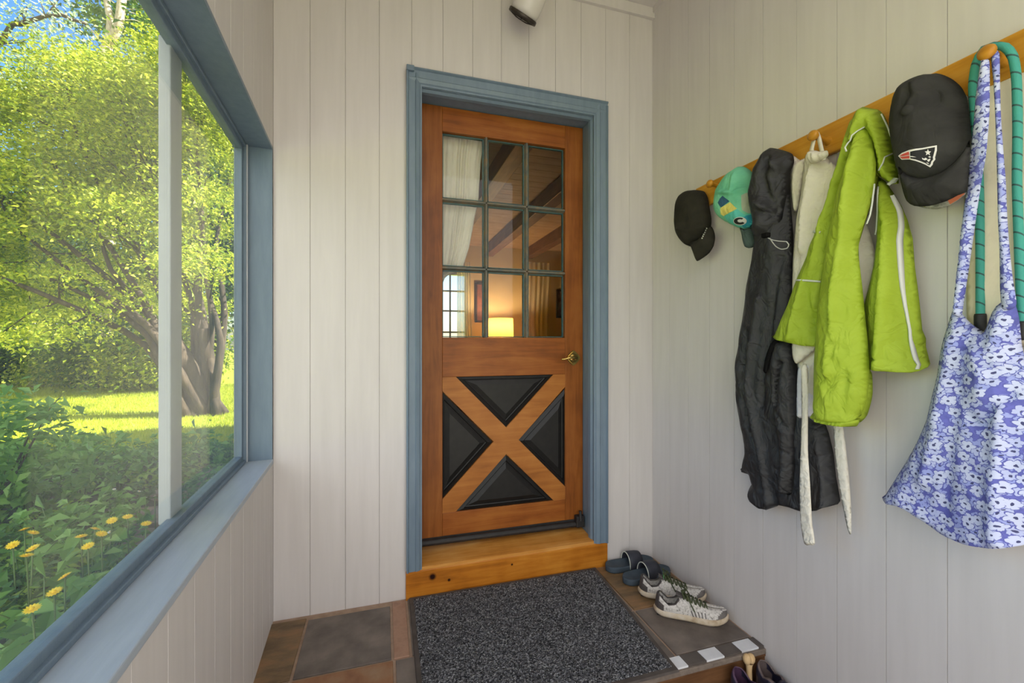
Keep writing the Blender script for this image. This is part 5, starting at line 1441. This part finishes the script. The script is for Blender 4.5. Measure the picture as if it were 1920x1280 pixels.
simple_tree('woodland_tree', 'mid green tree behind the far lawn on the left', -60, 19, 9, 3.6, 120, 110, .26, LF2, BARK, 22, .1, crad=(.8, .45))
simple_tree('woodland_tree', 'mid green tree beyond the left border of the window view', -420, 17, 8, 3.4, 100, 110, .26, LF2, BARK, 26, .1, crad=(.8, .45))
simple_tree('woodland_tree', 'mid green tree behind the far lawn, middle of the window', 140, 20, 8, 3.6, 120, 110, .26, LF2, BARK, 23, .08, crad=(.8, .45))
simple_tree('woodland_tree', 'dark tree behind the lawn near the window mullion', 290, 18, 11, 3.4, 120, 110, .24, LF3, BARK, 24, .08, crad=(.8, .45))
for k, (px, dp, h_, rd) in enumerate(((0, 12.6, 1.5, 1.1), (105, 12.8, 1.1, 1.0), (185, 12.2, 1.5, 1.1), (262, 11.8, 1.5, 1.0), (345, 12.4, 2.2, 1.1), (-110, 12.0, 2.0, 1.3))):
    simple_tree('garden_shrub', ['low shrub at the far lawn edge, leftmost in the window', 'low shrub at the far lawn edge beside the bare earth', 'bushy shrub at the far lawn edge in mid window', 'light shrub at the far lawn edge just left of the mullion', 'shrub behind the leaning trunk right of the mullion', 'shrub at the far lawn edge beyond the left picture border'][k], px, dp, h_, rd, 40, 110, .12, (LF2, LF1, LF2, LF1, LF1, LF2)[k], BARK, 40 + k, .1, None, 'shrub', .03, (.3, .2))
# pale forked trunk standing behind the crown
r_ = np.random.default_rng(5)
pb = cam_pt(196, 640, 16.5); pb = Vector((pb.x, pb.y, GZ))
f0 = cam_pt(200, 90, 16.5)
stp = [([tuple(pb), tuple(pb.lerp(f0, .5) + Vector((.1, 0, 0))), tuple(f0)], .25, .19), ([tuple(f0), tuple(cam_pt(207, 45, 16.5)), tuple(cam_pt(193, -40, 16.6)), tuple(cam_pt(188, -120, 16.6))], .13, .08), ([tuple(f0), tuple(cam_pt(222, 50, 16.4)), tuple(cam_pt(230, -20, 16.4)), tuple(cam_pt(236, -130, 16.4))], .16, .11), ([tuple(f0), tuple(cam_pt(185, 70, 16.3)), tuple(cam_pt(165, 50, 16.2))], .06, .02)]
clp = []
for k in range(60):
    p = cam_pt(r_.uniform(150, 330), r_.uniform(-220, 60), r_.uniform(16.8, 18.8)); clp.append(tuple(p))
tree('pale_trunk_tree', 'tree with pale forked trunk rising above the yellow-green crown', tuple(pb), stp, np.array(clp), 130, .2, LF2, PBARK, r_, (.5, .3))
# overhanging bare branch against the sky
bb = cam_pt(-260, 640, 6.6); bb = Vector((bb.x, bb.y, GZ))
br_ = [tuple(cam_pt(x, y, 6.6)) for x, y in ((-230, 300), (-100, 160), (-40, 110), (0, 82), (22, 46), (45, 43), (85, 30), (115, 28), (138, 38), (160, 44))]
stb = [([tuple(bb), tuple(bb + Vector((.1, 0, 2.2))), br_[0], tuple(cam_pt(-250, 0, 6.6)), tuple(cam_pt(-240, -250, 6.6))], .14, .06), (br_, .055, .018)]
clb = [tuple(cam_pt(x + r_.uniform(-8, 8), y + r_.uniform(-10, 10), r_.uniform(6.3, 6.9))) for x, y in ((10, 20), (35, 15), (60, 20), (80, 8), (100, 15), (125, 20), (20, 70), (40, 75), (60, 65), (80, 55), (100, 60), (120, 70), (10, 110), (30, 100), (5, 150), (45, 5), (70, 40), (130, 52), (110, 40), (-30, 60), (-40, 20), (-80, 80))]
tree('overhanging_tree', 'tree whose thin branch crosses the blue sky at upper left', tuple(bb), stb, np.array(clb), 34, .07, LF5, BARK, r_, (.17, .09), twig=.006)

# ------------------------------------------------------------------ ground
def mat_ground():
    m, nt, bs = new_mat('lawn_ground')
    v = mapping(nt); f = noise_tex(nt, v, 1.2, 6); f2 = noise_tex(nt, v, 30, 4)
    L(nt, ramp(nt, f2, [(.3, lin(140, 152, 30)), (.7, lin(176, 184, 48))]), bs.inputs['Base Color'])
    bs.inputs['Roughness'].default_value = .95; bump(nt, bs, f2, .6, .04); return m
mb = MB(); mb.box(-60, -.74, -20, 70, GZ - .1, GZ); mb.box(-.74, 30, 7, 70, GZ - .1, GZ); mb.box(-.74, 30, -20, -8, GZ - .1, GZ)
structure(mb.build('lawn_ground', mat_ground()), 'garden lawn ground outside the window', 'lawn')
rg = np.random.default_rng(8)
n = 60000
dp = rg.uniform(5.2, 13.5, n); px = rg.uniform(-160, 470, n)
l = (px - 960) / F_PX
X = dp * (l * CT + ST); Y = dp * (-l * ST + CT)
h_ = rg.uniform(.03, .08, n); a = rg.uniform(0, 2 * PI, n); w_ = .006
b0 = np.stack([X - np.cos(a) * w_, Y - np.sin(a) * w_, np.full(n, GZ)], 1); b1 = np.stack([X + np.cos(a) * w_, Y + np.sin(a) * w_, np.full(n, GZ)], 1)
t0 = np.stack([X + rg.normal(size=n) * .02, Y + rg.normal(size=n) * .02, GZ + h_], 1)
V = np.stack([b0, b1, t0], 1).reshape(-1, 3)
g_ = obj('grass', V, np.arange(n * 3).reshape(-1, 3), mat_leaf('grass_blade', (146, 162, 30), (176, 186, 44), (196, 200, 64), .4), None, True, False)
props(g_, 'sunlit lawn grass beyond the garden bed', 'grass', None, 'stuff')
SOIL = mat_noise('bed_soil', [(46, 44, 26), (64, 66, 36), (84, 78, 48)], (1, 1, 1), 14, .95, .5, .02, 40)
mb = MB()
ring_ = [(-.74, -2), (-.74, 6.9), (-1.6, 6.9), (-3.3, 6.0), (-4.3, 4.6), (-5.0, 2.5), (-5.2, 0), (-4.6, -2)]
mb.prism(ring_, 'z', GZ, GZ + .012); structure(mb.build('garden_bed', SOIL), 'planted earth bed right outside the window', 'garden bed')
EARTH = mat_noise('bare_earth', [(150, 118, 92), (182, 150, 120), (120, 100, 76)], (1, 1, 1), 3, .95, .4, .02, 20)
c_ = cam_pt(45, 640, 13.2); mb = MB(); mb.prism([(c_.x + 1.6 * math.cos(k * PI / 8) * (1 + .2 * math.sin(3 * k)), c_.y + .8 * math.sin(k * PI / 8)) for k in range(16)], 'z', GZ, GZ + .03)
structure(mb.build('earth_patch', EARTH), 'patch of bare brown earth at the far lawn edge', 'earth')

BOUNCE = mat_noise('bounce_slab_grey', [(150, 147, 142), (168, 165, 160)], (1, 1, 1), 5, .9, .2)  # for an added slab out of view that bounces neutral light indoors
mb = MB(); mb.box(-6, 12, -9, YB, ZLOW - .10, ZLOW - .005); structure(mb.build('bounce_slab', BOUNCE), 'pale slab added behind the camera to bounce light into the porch', 'bounce_slab')
# leafy plants in the bed: four kinds, copied
def bed_plant(seed, n, rad, hgt, ls, lm):
    r_ = np.random.default_rng(seed)
    t = thing('leafy_plant', 'low green leafy plant in the bed outside the window', 'plant', (0, 0, 0), 0, 'leafy ground plants in the window bed')
    C, N = [], []; mb = MB()
    ns = 7
    for k in range(ns):
        a = 2 * PI * k / ns + r_.uniform(-.3, .3); e = np.array([math.cos(a) * rad * r_.uniform(.3, 1), math.sin(a) * rad * r_.uniform(.3, 1), hgt * r_.uniform(.55, 1)])
        mb.tube([(0, 0, 0), tuple(e * np.array([.35, .35, .65])), tuple(e)], [.004, .003, .0015], 5)
        for j in range(n // ns):
            s_ = r_.uniform(.35, 1.02); c = e * np.array([s_ ** 1.3, s_ ** 1.3, s_]) + r_.normal(size=3) * ls * .5
            C.append(c); N.append(unit(r_.normal(size=3) * .45 + np.array([math.cos(a) * .3, math.sin(a) * .3, 1.0])))
    mb.build('stem', LFST, t, False, True)
    V, F_ = leaves(np.array(C), np.array(N), ls, r_, .6, .35)
    obj('foliage', V, F_, lm, t, False, False)
    return t
LFST = mat_plain('green_stem', (88, 112, 52), .7)
LF6 = mat_leaf('bed_leaf_dark', (76, 114, 54), (98, 136, 68), (122, 156, 86), .4)
LF7 = mat_leaf('bed_leaf_fresh', (128, 162, 54), (150, 182, 68), (174, 200, 92), .45)
protos = [bed_plant(61, 84, .20, .30, .075, LF4), bed_plant(62, 120, .18, .26, .055, LF6), bed_plant(63, 70, .24, .36, .095, LF4), bed_plant(64, 110, .20, .24, .06, LF7)]
def copy_thing(o, loc, rz, sc):
    r = o.copy(); COL.objects.link(r); r.location = loc; r.rotation_euler = (0, 0, rz); r.scale = (sc, sc, sc)
    for ch in o.children:
        q = ch.copy(); q.parent = r; COL.objects.link(q)
    return r
r_ = np.random.default_rng(77)
spots = []
tries = 0
while len(spots) < 270 and tries < 20000:
    tries += 1
    px = r_.uniform(-260, 425); py = r_.uniform(862, 1270)
    p = on_z(px, py, GZ); 
    q = on_z(px, py, .05)
    if (q - Vector((XL, W, q.z))).dot(LN) < .62: continue
    if py > 960 and px > 230: continue
    if any((p.x - s_[0]) ** 2 + (p.y - s_[1]) ** 2 < (.15 if p.length < 4 else .25) ** 2 for s_ in spots): continue
    spots.append((p.x, p.y))
for k, (x, y) in enumerate(spots):
    o = protos[k % 4]
    loc = (x, y, GZ + .012); sc = r_.uniform(.8, 1.25)
    if k < 4: o.location = loc; o.rotation_euler = (0, 0, r_.uniform(0, 6)); o.scale = (sc, sc, sc)
    else: copy_thing(o, loc, r_.uniform(0, 6), sc)
# taller shrub close to the glass at the left picture edge
p = on_z(-20, 1010, GZ)
t = simple_tree('garden_shrub', 'taller leafy shrub close to the glass at the left picture edge', -6, 2.9, 1.08, .40, 30, 34, .085, LF4, BARK, 91, .15, None, 'shrub', .012, (.12, .07))
# yellow flowers
YEL = mat_plain('yellow_petals', (244, 214, 26), .7); YEL2 = mat_plain('orange_flower_centre', (238, 196, 16), .8); WHT = mat_plain('white_petals', (222, 226, 222), .7)
def flower(name, label, group, px, py, zh, rad, pm, cm, seed):
    r_ = np.random.default_rng(seed); h = on_z(px, py, zh)
    t = thing(name, label, 'flower', (h.x, h.y, GZ + .01), 0, group)
    H = zh - GZ - .01
    lean = r_.uniform(-.03, .03, 2)
    v, f = tube([(lean[0], lean[1], 0), (lean[0] * .4, lean[1] * .4, H * .5), (0, 0, H)], .003, 6); obj('stem', v, f, LFST, t, False, True)
    V, F_ = [], []
    tilt = Matrix.Rotation(r_.uniform(-.5, .5), 3, 'X') @ Matrix.Rotation(r_.uniform(-.5, .5), 3, 'Y')
    for ring_, (nn, rr, up) in enumerate(((14, rad, .15), (12, rad * .75, .4), (8, rad * .5, .7))):
        for k in range(nn):
            a = 2 * PI * (k + ring_ * .5) / nn; d = Vector((math.cos(a), math.sin(a), 0)); s_ = Vector((-math.sin(a), math.cos(a), 0)); w_ = rr * .2
            q = [Vector((0, 0, 0)), d * rr * .6 + s_ * w_ + Vector((0, 0, rr * up * .5)), d * rr + Vector((0, 0, rr * up)), d * rr * .6 - s_ * w_ + Vector((0, 0, rr * up * .5))]
            b0 = len(V); V += [tuple(tilt @ z + Vector((0, 0, H))) for z in q]; F_ += [(b0, b0 + 1, b0 + 2), (b0, b0 + 2, b0 + 3)]
    obj('petals', V, F_, pm, t, False, False)
    mb = MB(); mb.lathe([(rad * .3, 0), (rad * .28, rad * .2), (rad * .15, rad * .35), (0, rad * .38)], 12, Matrix.Translation((0, 0, H)) @ tilt.to_4x4()); mb.build('flower_centre', cm, t, False, True)
FG = ['yellow flower in the bed at the left picture edge', 'yellow flower in the bed left of the mullion', 'yellow flower in the bed at the bottom left']
for k, (px, py) in enumerate([(46, 993), (62, 999), (24, 1022), (62, 1028), (50, 1042), (152, 1006), (178, 992), (190, 1001), (165, 1024), (210, 976), (239, 969), (274, 982), (122, 1081), (102, 1110), (60, 1142)]):
    zh = .22 if py < 1060 else .20
    flower('yellow_flower', FG[0] if k < 5 else FG[1] if k < 12 else FG[2], 'yellow flowers on left' if k < 5 else 'yellow flowers near mullion' if k < 12 else 'yellow flowers at bottom', px, py, zh, .026, YEL, YEL2, 300 + k)
for k, (px, py) in enumerate([(214, 917), (261, 921), (273, 933), (290, 930), (206, 997)]):
    flower('white_flower', 'small white flower in the bed beside the mullion', 'small white flowers', px, py, .10, .012, WHT, YEL2, 340 + k)
# flat stepping stones close to the wall
STN = mat_noise('brown_flagstone', [(120, 98, 80), (146, 124, 104), (160, 142, 124)], (1, 1, 1), 8, .85, .4, .01, 30)
for k, (px, py, s_, lab) in enumerate(((285, 965, .30, 'brown flagstone left of the mullion foot'), (352, 915, .30, 'brown flagstone right of the mullion foot, nearer'), (385, 885, .28, 'brown flagstone right of the mullion foot, farther'), (240, 1015, .24, 'small brown flagstone under the yellow flowers'))):
    p = on_z(px, py, GZ + .05); mb = MB()
    q = [(p.x + s_ * math.cos(a) * (1 + .18 * math.sin(3 * a + k)), p.y + s_ * .75 * math.sin(a) * (1 + .15 * math.cos(2 * a + k))) for a in np.linspace(0, 2 * PI, 13)[:-1]]
    mb.prism(q, 'z', GZ + .005, GZ + .055)
    props(mb.build('flagstone', STN), lab, 'stone')
# ------------------------------------------------------------------ roof over porch and house
mb = MB(); mb.prism([(-1.0, 3.02), (3.0, 5.2), (9.0, 3.02)], 'y', YB - .2, 7.2)
structure(mb.build('roof', mat_noise('shingles', [(90, 86, 82), (110, 104, 98)], (1, 1, 1), 20, .9, .2)), 'roof over the porch and the room', 'roof')
